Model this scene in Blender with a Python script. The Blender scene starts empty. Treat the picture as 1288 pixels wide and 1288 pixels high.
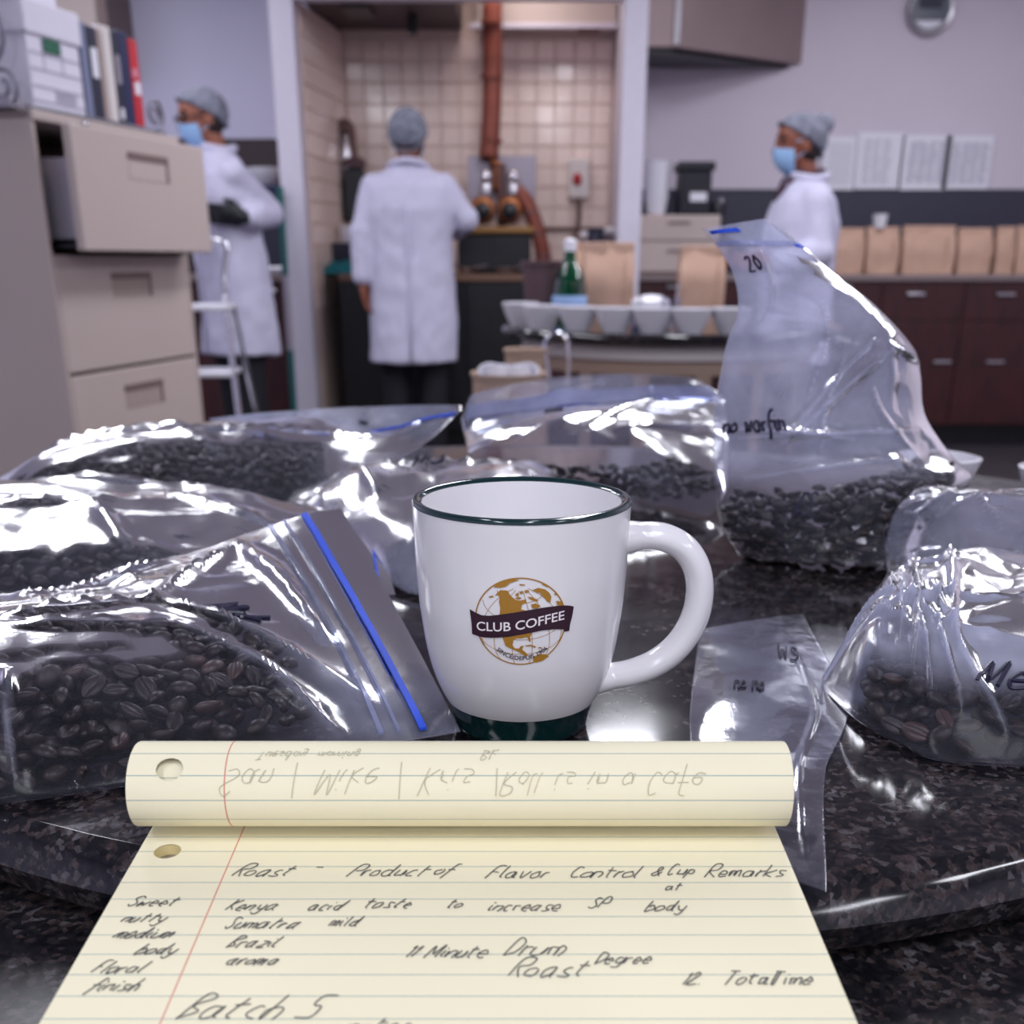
import bpy, bmesh, math, random
import numpy as np
from mathutils import Vector, Matrix, Euler
from mathutils.geometry import tessellate_polygon

random.seed(7)
RNG = np.random.default_rng(7)
SC = bpy.context.scene
COL = SC.collection

# ------------------------------------------------------------------ camera
FPX, CY, TH, H, TZ = 1380.0, 858.0, math.radians(21.05), 1.02, 0.839
_c, _s = math.cos(TH), math.sin(TH)
cam_d = bpy.data.cameras.new('camera')
cam = bpy.data.objects.new('camera', cam_d)
COL.objects.link(cam)
cam.location = (0, 0, H)
cam.rotation_euler = (math.pi / 2 - TH, 0, 0)
cam_d.sensor_width = 36.0
cam_d.sensor_fit = 'HORIZONTAL'
cam_d.lens = FPX / 1288 * 36.0
cam_d.shift_y = (CY - 644) / 1288
cam_d.clip_start = 0.02
cam_d.dof.use_dof = True
cam_d.dof.focus_distance = 0.405
cam_d.dof.aperture_fstop = 13.0
SC.camera = cam

# ------------------------------------------------------------------ world, exposure
w = bpy.data.worlds.new('world')
SC.world = w
w.use_nodes = True
w.node_tree.nodes['Background'].inputs[0].default_value = (0.78, 0.79, 1.0, 1)
w.node_tree.nodes['Background'].inputs[1].default_value = 0.60
SC.view_settings.view_transform = 'Standard'
SC.view_settings.look = 'None'
SC.view_settings.gamma = 1.0
SC.view_settings.use_curve_mapping = False
SC.view_settings.exposure = 0.0
SC.cycles.max_bounces = 10
SC.cycles.transparent_max_bounces = 40
SC.cycles.sample_clamp_indirect = 6.0
SC.cycles.caustics_reflective = False
SC.cycles.caustics_refractive = False


def lamp(x, y, z, sx, sy, power, col=(0.90, 0.915, 1.0)):
    l = bpy.data.lights.new('ceiling_or_fill_light', 'AREA')
    l.shape = 'RECTANGLE'
    l.size, l.size_y = sx, sy
    l.energy = power
    l.color = col
    o = bpy.data.objects.new('ceiling_or_fill_light', l)
    COL.objects.link(o)
    o.location = (x, y, z)


CEIL = 2.78
for lx in (-1.5, 0.5, 2.9):
    for ly, pw in ((-2.9, 26), (-0.9, 26), (2.75, 25), (4.1, 32)):
        lamp(-2.0 if lx < 0 and ly > 4 else lx, ly, CEIL - 0.03, 0.3, 1.2, pw * (0.6 if lx < 0 and 2 < ly < 4 else 1))
lamp(-2.2, 5.7, CEIL - 0.03, 1.2, 0.3, 13)  # added fill lamp, brightens the left wall
lamp(2.1, 5.7, CEIL - 0.03, 1.2, 0.3, 12)  # matching fill lamp added to lift the right wall
lamp(-0.2, 6.55, 2.55, 0.9, 0.2, 9, (1.0, 0.90, 0.86))


# ------------------------------------------------------------------ pixel -> point helpers (depth or height chosen per thing)
def ray(px, py):
    a, b = (px - 644) / FPX, (CY - py) / FPX
    return np.array((a, _c + b * _s, -_s + b * _c))


def T(px, py, z=TZ + 0.002):
    r = ray(px, py)
    k = (z - H) / r[2]
    return np.array((r[0] * k, r[1] * k, z))


def Dp(px, py, D):
    r = ray(px, py)
    k = D / r[1]
    return np.array((r[0] * k, D, H + r[2] * k))


# ------------------------------------------------------------------ materials
def lin(c):
    return tuple(((v / 255) / 12.92 if v / 255 <= 0.04045 else ((v / 255 + 0.055) / 1.055) ** 2.4) for v in c)


def mat(name, rgb, rough=0.5, metal=0.0, var=0.0, vscale=20.0, bump=0.0, bscale=60.0, coat=0.0, rgb2=None, spec=0.5, sss=0.0, stretch=None):
    m = bpy.data.materials.new(name)
    m.use_nodes = True
    nt = m.node_tree
    b = nt.nodes['Principled BSDF']
    b.inputs['Base Color'].default_value = (*lin(rgb), 1)
    b.inputs['Roughness'].default_value = rough
    b.inputs['Metallic'].default_value = metal
    b.inputs['Coat Weight'].default_value = coat
    b.inputs['Coat Roughness'].default_value = 0.08
    b.inputs['Specular IOR Level'].default_value = spec
    tc = nt.nodes.new('ShaderNodeTexCoord')
    src = tc.outputs['Object']
    if stretch:
        mp = nt.nodes.new('ShaderNodeMapping')
        mp.inputs['Scale'].default_value = stretch
        nt.links.new(src, mp.inputs[0])
        src = mp.outputs[0]
    if var > 0 or rgb2:
        n = nt.nodes.new('ShaderNodeTexNoise')
        n.inputs['Scale'].default_value = vscale
        n.inputs['Detail'].default_value = 4
        nt.links.new(src, n.inputs['Vector'])
        mx = nt.nodes.new('ShaderNodeMix')
        mx.data_type = 'RGBA'
        a = np.array(lin(rgb))
        lo, hi = (a * (1 - var), np.minimum(a * (1 + var), 1)) if not rgb2 else (a, np.array(lin(rgb2)))
        mx.inputs[6].default_value = (*lo, 1)
        mx.inputs[7].default_value = (*hi, 1)
        rp = nt.nodes.new('ShaderNodeMapRange')
        rp.inputs[1].default_value, rp.inputs[2].default_value = 0.3, 0.7
        nt.links.new(n.outputs['Fac'], rp.inputs[0])
        nt.links.new(rp.outputs[0], mx.inputs[0])
        nt.links.new(mx.outputs[2], b.inputs['Base Color'])
    if bump > 0:
        n = nt.nodes.new('ShaderNodeTexNoise')
        n.inputs['Scale'].default_value = bscale
        n.inputs['Detail'].default_value = 3
        nt.links.new(src, n.inputs['Vector'])
        bp = nt.nodes.new('ShaderNodeBump')
        bp.inputs['Strength'].default_value = bump
        bp.inputs['Distance'].default_value = 0.002
        nt.links.new(n.outputs['Fac'], bp.inputs['Height'])
        nt.links.new(bp.outputs['Normal'], b.inputs['Normal'])
    return m


def film_mat(name, haze=0.10, tint=(0.95, 0.95, 0.985), rough=0.10, gloss=1.1, by_attr=True):
    """thin clear polythene: see-through, glossy, slightly milky"""
    m = bpy.data.materials.new(name)
    m.use_nodes = True
    nt = m.node_tree
    nt.nodes.clear()
    out = nt.nodes.new('ShaderNodeOutputMaterial')
    tr = nt.nodes.new('ShaderNodeBsdfTransparent')
    tr.inputs[0].default_value = (*tint, 1)
    df = nt.nodes.new('ShaderNodeBsdfDiffuse')
    df.inputs[0].default_value = (0.70, 0.72, 0.92, 1)
    tl = nt.nodes.new('ShaderNodeBsdfTranslucent')
    tl.inputs[0].default_value = (0.70, 0.72, 0.92, 1)
    mh = nt.nodes.new('ShaderNodeMixShader')
    mh.inputs[0].default_value = 0.5
    nt.links.new(df.outputs[0], mh.inputs[1])
    nt.links.new(tl.outputs[0], mh.inputs[2])
    m1 = nt.nodes.new('ShaderNodeMixShader')
    tc = nt.nodes.new('ShaderNodeTexCoord')
    n = nt.nodes.new('ShaderNodeTexNoise')
    n.inputs['Scale'].default_value = 22
    n.inputs['Detail'].default_value = 5
    nt.links.new(tc.outputs['Object'], n.inputs['Vector'])
    mr = nt.nodes.new('ShaderNodeMapRange')
    mr.inputs[1].default_value, mr.inputs[2].default_value = 0.3, 0.72
    mr.inputs[3].default_value, mr.inputs[4].default_value = haze * 0.5, haze * 1.6
    nt.links.new(n.outputs['Fac'], mr.inputs[0])
    at = nt.nodes.new('ShaderNodeAttribute')
    at.attribute_name = 'haze'
    mm = nt.nodes.new('ShaderNodeMath')
    mm.operation = 'MULTIPLY'
    mm.use_clamp = True
    nt.links.new(mr.outputs[0], mm.inputs[0])
    if by_attr:
        nt.links.new(at.outputs['Fac'], mm.inputs[1])
    else:
        mm.inputs[1].default_value = 1.0
    nt.links.new(mm.outputs[0], m1.inputs[0])
    nt.links.new(tr.outputs[0], m1.inputs[1])
    nt.links.new(mh.outputs[0], m1.inputs[2])
    gl = nt.nodes.new('ShaderNodeBsdfGlossy')
    gl.inputs['Roughness'].default_value = rough
    gl.inputs['Color'].default_value = (1, 1, 1, 1)
    fr = nt.nodes.new('ShaderNodeFresnel')
    fr.inputs[0].default_value = 1.5
    mg = nt.nodes.new('ShaderNodeMath')
    mg.operation = 'MULTIPLY'
    mg.inputs[1].default_value = gloss
    mg.use_clamp = True
    # the film has two faces: take the fresnel of the outer side whichever way it is seen
    geo = nt.nodes.new('ShaderNodeNewGeometry')
    lw = nt.nodes.new('ShaderNodeLayerWeight')
    lw.inputs[0].default_value = 0.12
    nt.links.new(lw.outputs['Fresnel'], mg.inputs[0])
    n2 = nt.nodes.new('ShaderNodeTexNoise')
    n2.inputs['Scale'].default_value = 90
    n2.inputs['Detail'].default_value = 3
    nt.links.new(tc.outputs['Object'], n2.inputs['Vector'])
    bp = nt.nodes.new('ShaderNodeBump')
    bp.inputs['Strength'].default_value = 0.12
    bp.inputs['Distance'].default_value = 0.002
    nt.links.new(n2.outputs['Fac'], bp.inputs['Height'])
    nt.links.new(bp.outputs['Normal'], gl.inputs['Normal'])
    m2 = nt.nodes.new('ShaderNodeMixShader')
    nt.links.new(mg.outputs[0], m2.inputs[0])
    nt.links.new(m1.outputs[0], m2.inputs[1])
    nt.links.new(gl.outputs[0], m2.inputs[2])
    nt.links.new(m2.outputs[0], out.inputs[0])
    return m


def granite_mat(name='granite', r0=0.05, r1=0.13):
    m = bpy.data.materials.new(name)
    m.use_nodes = True
    nt = m.node_tree
    b = nt.nodes['Principled BSDF']
    tc = nt.nodes.new('ShaderNodeTexCoord')
    v = nt.nodes.new('ShaderNodeTexVoronoi')
    v.inputs['Scale'].default_value = 430
    nt.links.new(tc.outputs['Object'], v.inputs['Vector'])
    sep = nt.nodes.new('ShaderNodeSeparateColor')
    nt.links.new(v.outputs['Color'], sep.inputs[0])
    n = nt.nodes.new('ShaderNodeTexNoise')
    n.inputs['Scale'].default_value = 60
    n.inputs['Detail'].default_value = 7
    n.inputs['Roughness'].default_value = 0.75
    nt.links.new(tc.outputs['Object'], n.inputs['Vector'])
    ad = nt.nodes.new('ShaderNodeMath')
    ad.operation = 'MULTIPLY_ADD'
    ad.inputs[1].default_value = 0.30
    nt.links.new(sep.outputs[0], ad.inputs[0])
    nt.links.new(n.outputs['Fac'], ad.inputs[2])
    cr = nt.nodes.new('ShaderNodeValToRGB')
    e = cr.color_ramp.elements
    e[0].position, e[0].color = 0.48, (0.005, 0.005, 0.007, 1)
    e[1].position, e[1].color = 0.95, (0.13, 0.12, 0.135, 1)
    k = e.new(0.66); k.color = (0.014, 0.013, 0.016, 1)
    k = e.new(0.76); k.color = (0.045, 0.032, 0.031, 1)
    k = e.new(0.85); k.color = (0.072, 0.066, 0.074, 1)
    nt.links.new(ad.outputs[0], cr.inputs[0])
    nt.links.new(cr.outputs[0], b.inputs['Base Color'])
    n3 = nt.nodes.new('ShaderNodeTexNoise')
    n3.inputs['Scale'].default_value = 9
    n3.inputs['Detail'].default_value = 6
    nt.links.new(tc.outputs['Object'], n3.inputs['Vector'])
    mr = nt.nodes.new('ShaderNodeMapRange')
    mr.inputs[1].default_value, mr.inputs[2].default_value = 0.35, 0.7
    mr.inputs[3].default_value, mr.inputs[4].default_value = r0, r1
    nt.links.new(n3.outputs['Fac'], mr.inputs[0])
    nt.links.new(mr.outputs[0], b.inputs['Roughness'])
    return m


def paper_mat():
    """yellow ruled legal-pad paper; UV in metres: u across, v down the page"""
    m = bpy.data.materials.new('ruled_paper')
    m.use_nodes = True
    nt = m.node_tree
    b = nt.nodes['Principled BSDF']
    b.inputs['Roughness'].default_value = 0.75
    b.inputs['Specular IOR Level'].default_value = 0.2
    uv = nt.nodes.new('ShaderNodeUVMap')
    uv.uv_map = 'page'
    sx = nt.nodes.new('ShaderNodeSeparateXYZ')
    nt.links.new(uv.outputs[0], sx.inputs[0])

    def math_(op, a, bv):
        q = nt.nodes.new('ShaderNodeMath')
        q.operation = op
        nt.links.new(a, q.inputs[0])
        q.inputs[1].default_value = bv
        return q.outputs[0]
    md = math_('MODULO', sx.outputs[1], 0.0087)
    d = math_('ABSOLUTE', math_('SUBTRACT', md, 0.0045), 0)
    line = math_('LESS_THAN', d, 0.00017)
    du = math_('ABSOLUTE', math_('SUBTRACT', sx.outputs[0], 0.0305), 0)
    red = math_('LESS_THAN', du, 0.00022)
    base = (*lin((241, 234, 203)), 1)
    m1 = nt.nodes.new('ShaderNodeMix'); m1.data_type = 'RGBA'
    m1.inputs[6].default_value = base
    m1.inputs[7].default_value = (*lin((150, 170, 165)), 1)
    nt.links.new(line, m1.inputs[0])
    m2 = nt.nodes.new('ShaderNodeMix'); m2.data_type = 'RGBA'
    nt.links.new(red, m2.inputs[0])
    nt.links.new(m1.outputs[2], m2.inputs[6])
    m2.inputs[7].default_value = (*lin((214, 140, 120)), 1)
    nt.links.new(m2.outputs[2], b.inputs['Base Color'])
    return m


def glass_mat(name, col, mixf=0.25):
    m = bpy.data.materials.new(name)
    m.use_nodes = True
    nt = m.node_tree
    nt.nodes.clear()
    out = nt.nodes.new('ShaderNodeOutputMaterial')
    tr = nt.nodes.new('ShaderNodeBsdfTransparent')
    tr.inputs[0].default_value = (*col, 1)
    gl = nt.nodes.new('ShaderNodeBsdfGlossy')
    gl.inputs['Roughness'].default_value = 0.08
    lw = nt.nodes.new('ShaderNodeLayerWeight')
    lw.inputs[0].default_value = mixf
    mx = nt.nodes.new('ShaderNodeMixShader')
    nt.links.new(lw.outputs['Facing'], mx.inputs[0])
    nt.links.new(tr.outputs[0], mx.inputs[1])
    nt.links.new(gl.outputs[0], mx.inputs[2])
    nt.links.new(mx.outputs[0], out.inputs[0])
    return m


M = dict(
    wall_l=mat('wall_paint_blue', (222, 220, 244), 0.8, var=0.02, vscale=3),
    wall_r=mat('wall_paint_grey', (214, 204, 216), 0.8, var=0.02, vscale=3),
    trim=mat('trim_paint', (214, 208, 222), 0.5, var=0.02),
    ceil=mat('ceiling_board', (225, 222, 228), 0.9, bump=0.2, bscale=200),
    floor=mat('floor_vinyl', (58, 52, 58), 0.5, var=0.2, vscale=9),
    grout=mat('grout', (222, 198, 188), 0.9),
    tile=mat('cream_glazed_tile', (236, 214, 205), 0.16, var=0.03, vscale=4, coat=0.3),
    granite=granite_mat(),
    granite_w=granite_mat('worn_granite', 0.22, 0.42),
    beige=mat('beige_enamel', (192, 176, 170), 0.42, var=0.02, vscale=3, bump=0.05, bscale=300),
    beige_d=mat('beige_recess', (120, 100, 98), 0.5),
    black=mat('black_enamel', (14, 13, 20), 0.35, var=0.3),
    blackm=mat('black_plastic', (22, 21, 34), 0.4),
    steel=mat('brushed_steel', (190, 186, 192), 0.28, 1.0, var=0.1, vscale=60),
    hood=mat('hood_steel', (158, 138, 138), 0.42, 0.35, var=0.05, vscale=4),
    chrome=mat('chrome', (215, 214, 222), 0.12, 1.0),
    wood=mat('dark_rosewood_laminate', (40, 14, 18), 0.38, rgb2=(68, 24, 26), vscale=14, stretch=(3, 3, 0.35)),
    woodtop=mat('brown_counter_edge', (120, 88, 72), 0.5),
    counter=mat('counter_laminate', (128, 112, 112), 0.5, var=0.06),
    splash=mat('dark_backsplash', (48, 47, 66), 0.45, var=0.08),
    splash_b=mat('brown_backsplash', (56, 36, 44), 0.5),
    kraft=mat('kraft_paper', (194, 158, 138), 0.8, var=0.07, vscale=12, bump=0.3, bscale=40),
    white=mat('white_china', (232, 230, 238), 0.25, coat=0.3),
    mug=mat('mug_glaze', (233, 231, 234), 0.16, coat=0.1, var=0.015, vscale=30),
    mug_g=mat('dark_green_glaze', (6, 42, 44), 0.12, coat=0.5),
    gold=mat('emblem_gold', (168, 120, 42), 0.4),
    plum=mat('emblem_plum', (48, 18, 40), 0.4),
    ink_w=mat('emblem_white', (240, 232, 236), 0.4),
    navy_ink=mat('marker_ink', (22, 18, 52), 0.5),
    pencil=mat('pencil', (72, 72, 76), 0.6),
    ghost=mat('faint_pencil', (196, 192, 168), 0.8),
    paper=paper_mat(),
    card=mat('grey_card', (150, 140, 125), 0.8),
    film=film_mat('clear_polythene', 0.12, rough=0.15),
    film_h=film_mat('milky_polythene', 0.24, rough=0.18),
    film_c=film_mat('clearest_polythene', 0.10, rough=0.13),
    film_f=film_mat('flat_polythene', 0.11, rough=0.12, gloss=0.4),
    zip=mat('blue_zip', (44, 84, 212), 0.55, spec=0.25),
    zip_l=film_mat('pale_blue_zip', 0.42, tint=(0.78, 0.82, 1.0), by_attr=False),
    bean=mat('roasted_bean', (42, 29, 27), 0.42, rgb2=(25, 19, 20), vscale=160, bump=0.15, bscale=500, spec=0.3),
    bean_b=mat('brown_roasted_bean', (66, 42, 37), 0.44, rgb2=(46, 30, 28), vscale=160),
    coat=mat('white_coat_cloth', (197, 194, 216), 0.85, var=0.02, vscale=30, bump=0.15, bscale=300),
    skin=mat('brown_skin', (128, 72, 52), 0.55, var=0.05),
    skin_d=mat('tan_skin', (150, 92, 72), 0.55, var=0.05),
    net=mat('grey_hair_net', (98, 99, 114), 0.8, rgb2=(142, 144, 160), vscale=26, bump=0.5, bscale=80),
    hair=mat('dark_hair', (30, 20, 22), 0.6),
    mask=mat('blue_mask', (150, 186, 226), 0.8, bump=0.2, bscale=90),
    trousers=mat('black_trousers', (16, 15, 24), 0.8),
    shoe=mat('black_shoe', (12, 12, 14), 0.5),
    glove=mat('black_glove', (14, 14, 24), 0.4),
    eye=mat('eye_dark', (20, 14, 14), 0.2),
    shirt=mat('plum_shirt', (62, 34, 50), 0.8),
    copper=mat('copper_duct', (130, 66, 52), 0.5, 0.25, var=0.15, vscale=10),
    brass=mat('brass', (150, 112, 70), 0.45, 0.7),
    bronze=mat('bronze_drum', (150, 92, 56), 0.4, 0.7),
    red=mat('red_binder', (196, 40, 52), 0.45),
    navy=mat('navy_binder', (30, 36, 78), 0.45),
    dnavy=mat('dark_navy_binder', (32, 32, 56), 0.5),
    greyblue=mat('grey_blue_folder', (120, 126, 156), 0.5),
    cream=mat('cream_binder', (216, 208, 206), 0.5),
    tan=mat('tan_binder', (168, 150, 144), 0.6),
    label=mat('white_label', (232, 230, 240), 0.6),
    pink=mat('pink_sticker', (226, 150, 170), 0.6),
    boxw=mat('white_carton', (222, 218, 232), 0.75, var=0.02),
    green=mat('green_label', (24, 96, 70), 0.5),
    print=mat('grey_print', (170, 164, 182), 0.8),
    iron=mat('grey_wrought_iron', (126, 124, 138), 0.5, 0.3),
    teal=mat('teal_plastic', (16, 92, 92), 0.5),
    tealc=mat('teal_cloth', (30, 120, 130), 0.9),
    gbottle=glass_mat('green_bottle', (0.10, 0.42, 0.30)),
    glass=glass_mat('clear_glass', (0.93, 0.93, 0.97)),
    blue=mat('pale_blue_label', (150, 180, 226), 0.5),
    dblue=mat('dark_blue_tub', (26, 66, 110), 0.4),
    brown=mat('brown_tub', (92, 68, 74), 0.55),
    tanpail=mat('tan_enamel_can', (176, 150, 132), 0.4, var=0.08, vscale=5),
    yellow=mat('yellow_tag', (196, 160, 70), 0.5),
    redsw=mat('red_switch', (170, 22, 34), 0.35),
    screen=mat('grey_screen', (70, 74, 92), 0.3),
    tube=mat('brown_conduit', (104, 72, 70), 0.5),
    greyp=mat('grey_plate', (168, 160, 172), 0.4, 0.4),
)


# ------------------------------------------------------------------ mesh builder
class MB:
    def __init__(self):
        self.v, self.f = [], []

    def add(self, vs, fs):
        o = len(self.v)
        self.v += [tuple(map(float, p)) for p in vs]
        self.f += [tuple(i + o for i in f) for f in fs]
        return self

    def box(self, c, d, rz=0.0, taper=1.0, R=None):
        hx, hy, hz = d[0] / 2, d[1] / 2, d[2] / 2
        vs = []
        for z, k in ((-hz, 1.0), (hz, taper)):
            for x, y in ((-hx, -hy), (hx, -hy), (hx, hy), (-hx, hy)):
                p = Vector((x * k, y * k, z))
                p = (R @ p) if R is not None else Matrix.Rotation(rz, 3, 'Z') @ p
                vs.append((p.x + c[0], p.y + c[1], p.z + c[2]))
        return self.add(vs, [(3, 2, 1, 0), (4, 5, 6, 7), (0, 1, 5, 4), (1, 2, 6, 5), (2, 3, 7, 6), (3, 0, 4, 7)])

    def lathe(self, prof, c=(0, 0, 0), n=32, sx=1.0, sy=1.0, R=None, caps=True):
        vs, fs = [], []
        m = len(prof)
        for r, z in prof:
            for i in range(n):
                a = 2 * math.pi * i / n
                p = Vector((r * math.cos(a) * sx, r * math.sin(a) * sy, z))
                if R is not None:
                    p = R @ p
                vs.append((p.x + c[0], p.y + c[1], p.z + c[2]))
        for j in range(m - 1):
            for i in range(n):
                k = (i + 1) % n
                fs.append((j * n + i, j * n + k, (j + 1) * n + k, (j + 1) * n + i))
        if caps and prof[0][0] > 1e-6:
            fs.append(tuple(range(n - 1, -1, -1)))
        if caps and prof[-1][0] > 1e-6:
            fs.append(tuple((m - 1) * n + i for i in range(n)))
        return self.add(vs, fs)

    def tube(self, pts, r, n=8, flat=1.0, cap=True, up=None):
        pts = [Vector(p) for p in pts]
        m = len(pts)
        rs = r if hasattr(r, '__len__') else [r] * m
        vs, fs = [], []
        prev = None
        for j, p in enumerate(pts):
            t = (pts[min(j + 1, m - 1)] - pts[max(j - 1, 0)])
            t = t.normalized() if t.length > 1e-9 else Vector((0, 0, 1))
            if up is not None:
                nrm = Vector(up)
            elif prev is None:
                nrm = Vector((0, 0, 1)) if abs(t.z) < 0.9 else Vector((1, 0, 0))
            else:
                nrm = prev
            nrm = (nrm - t * nrm.dot(t))
            nrm = nrm.normalized() if nrm.length > 1e-6 else t.orthogonal().normalized()
            prev = nrm
            bn = t.cross(nrm)
            for i in range(n):
                a = 2 * math.pi * i / n
                vs.append(p + (nrm * math.cos(a) * flat + bn * math.sin(a)) * rs[j])
        for j in range(m - 1):
            for i in range(n):
                k = (i + 1) % n
                fs.append((j * n + i, j * n + k, (j + 1) * n + k, (j + 1) * n + i))
        if cap:
            fs.append(tuple(range(n - 1, -1, -1)))
            fs.append(tuple((m - 1) * n + i for i in range(n)))
        return self.add(vs, fs)

    def capsule(self, p0, r0, p1, r1, n=14, k=5):
        p0, p1 = Vector(p0), Vector(p1)
        d = p1 - p0
        L = max(d.length, 1e-5)
        R = d.to_track_quat('Z', 'Y').to_matrix() if d.length > 1e-6 else Matrix.Identity(3)
        prof = [(0, -r0)] + [(r0 * math.cos(a), r0 * math.sin(a)) for a in np.linspace(-math.pi / 2, 0, k + 1)[1:]]
        prof += [(r1 * math.cos(a), L + r1 * math.sin(a)) for a in np.linspace(0, math.pi / 2, k + 1)[:-1]] + [(0, L + r1)]
        return self.lathe(prof, p0, n, R=R)

    def ball(self, c, r, R=None, n=18, k=12):
        r = r if hasattr(r, '__len__') else (r, r, r)
        prof = [(math.sin(a), -math.cos(a)) for a in np.linspace(0, math.pi, k + 1)]
        o = len(self.v)
        self.lathe([(max(p[0], 0), p[1]) for p in prof], (0, 0, 0), n)
        for i in range(o, len(self.v)):
            p = Vector((self.v[i][0] * r[0], self.v[i][1] * r[1], self.v[i][2] * r[2]))
            if R is not None:
                p = R @ p
            self.v[i] = (p.x + c[0], p.y + c[1], p.z + c[2])
        return self

    def loft(self, rings, n=28, power=2.0):
        """rings: (centre, rx, ry) ellipses, closed at both ends"""
        vs, fs = [], []
        for c, rx, ry in rings:
            for i in range(n):
                a = 2 * math.pi * i / n
                ca, sa = math.cos(a), math.sin(a)
                k = (abs(ca) ** power + abs(sa) ** power) ** (-1 / power)
                vs.append((c[0] + rx * ca * k, c[1] + ry * sa * k, c[2]))
        m = len(rings)
        for j in range(m - 1):
            for i in range(n):
                k = (i + 1) % n
                fs.append((j * n + i, j * n + k, (j + 1) * n + k, (j + 1) * n + i))
        fs.append(tuple(range(n - 1, -1, -1)))
        fs.append(tuple((m - 1) * n + i for i in range(n)))
        return self.add(vs, fs)

    def poly(self, pts2, z0, z1):
        """vertical prism over a plan polygon"""
        n = len(pts2)
        vs = [(x, y, z0) for x, y in pts2] + [(x, y, z1) for x, y in pts2]
        fs = [tuple(range(n - 1, -1, -1)), tuple(range(n, 2 * n))]
        fs += [(i, (i + 1) % n, n + (i + 1) % n, n + i) for i in range(n)]
        return self.add(vs, fs)

    def mesh(self, name, off=(0, 0, 0), bevel=0.0, seg=2, fix=True):
        me = bpy.data.meshes.new(name)
        vs = [(x - off[0], y - off[1], z - off[2]) for x, y, z in self.v]
        me.from_pydata(vs, [], self.f)
        bm = bmesh.new()
        bm.from_mesh(me)
        if fix:
            bmesh.ops.remove_doubles(bm, verts=bm.verts, dist=1e-6)
            bmesh.ops.recalc_face_normals(bm, faces=bm.faces)
        if bevel > 0:
            es = [e for e in bm.edges if len(e.link_faces) == 2 and e.calc_face_angle(0) > 0.6]
            bmesh.ops.bevel(bm, geom=es, offset=bevel, segments=seg, affect='EDGES', profile=0.5, clamp_overlap=True)
        bm.to_mesh(me)
        bm.free()
        return me

    def build(self, name, m, parent=None, bevel=0.0, smooth=False, local=False, seg=2, kind=None, label=None, fix=True):
        off = (0, 0, 0)
        if parent is not None and not local:
            off = world_loc(parent)
        me = self.mesh(name, off, bevel, seg, fix)
        return link(name, me, m, parent, smooth, kind, label)


def world_loc(o):
    p = Vector(o.location)
    while o.parent:
        o = o.parent
        p += Vector(o.location)
    return p


def link(name, me, m, parent=None, smooth=False, kind=None, label=None):
    if m is not None and not me.materials:
        me.materials.append(M[m] if isinstance(m, str) else m)
    if smooth:
        me.polygons.foreach_set('use_smooth', [True] * len(me.polygons))
        if smooth == 'auto':
            me.set_sharp_from_angle(angle=math.radians(40))
    o = bpy.data.objects.new(name, me)
    COL.objects.link(o)
    if parent is not None:
        o.parent = parent
    if kind:
        o['kind'] = kind
    if label:
        o['label'] = label
    return o


def tag(o, label, cat, group=None):
    o['label'] = label
    o['category'] = cat
    if group:
        o['group'] = group
    return o


def thing(name, loc, label, cat, group=None, rz=0.0):
    o = bpy.data.objects.new(name, None)
    COL.objects.link(o)
    o.empty_display_size = 0.05
    o.location = tuple(map(float, loc))
    o.rotation_euler = (0, 0, rz)
    return tag(o, label, cat, group)


def dup(root, loc, label=None, rz=None):
    r = root.copy()
    COL.objects.link(r)
    r.location = tuple(map(float, loc))
    if rz is not None:
        r.rotation_euler = (0, 0, rz)
    if label:
        r['label'] = label
    for ch in list(root.children):
        c = ch.copy()
        COL.objects.link(c)
        c.parent = r
        for g in ch.children:
            d = g.copy()
            COL.objects.link(d)
            d.parent = c
    return r


def struct(name, mb, m, bevel=0.0, parent=None, smooth=False):
    return mb.build(name, m, parent, bevel=bevel, kind='structure', smooth=smooth)


def catmull(pts, k=8):
    P = np.array(pts, float)
    n = len(P)
    if n < 3:
        return [tuple(P[0] + (P[-1] - P[0]) * t) for t in np.linspace(0, 1, k + 1)]
    out = []
    for i in range(n - 1):
        p0, p1, p2, p3 = P[max(i - 1, 0)], P[i], P[i + 1], P[min(i + 2, n - 1)]
        for t in np.linspace(0, 1, k, endpoint=False):
            out.append(0.5 * ((2 * p1) + (-p0 + p2) * t + (2 * p0 - 5 * p1 + 4 * p2 - p3) * t * t + (-p0 + 3 * p1 - 3 * p2 + p3) * t ** 3))
    out.append(P[-1])
    return [tuple(p) for p in out]


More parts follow.
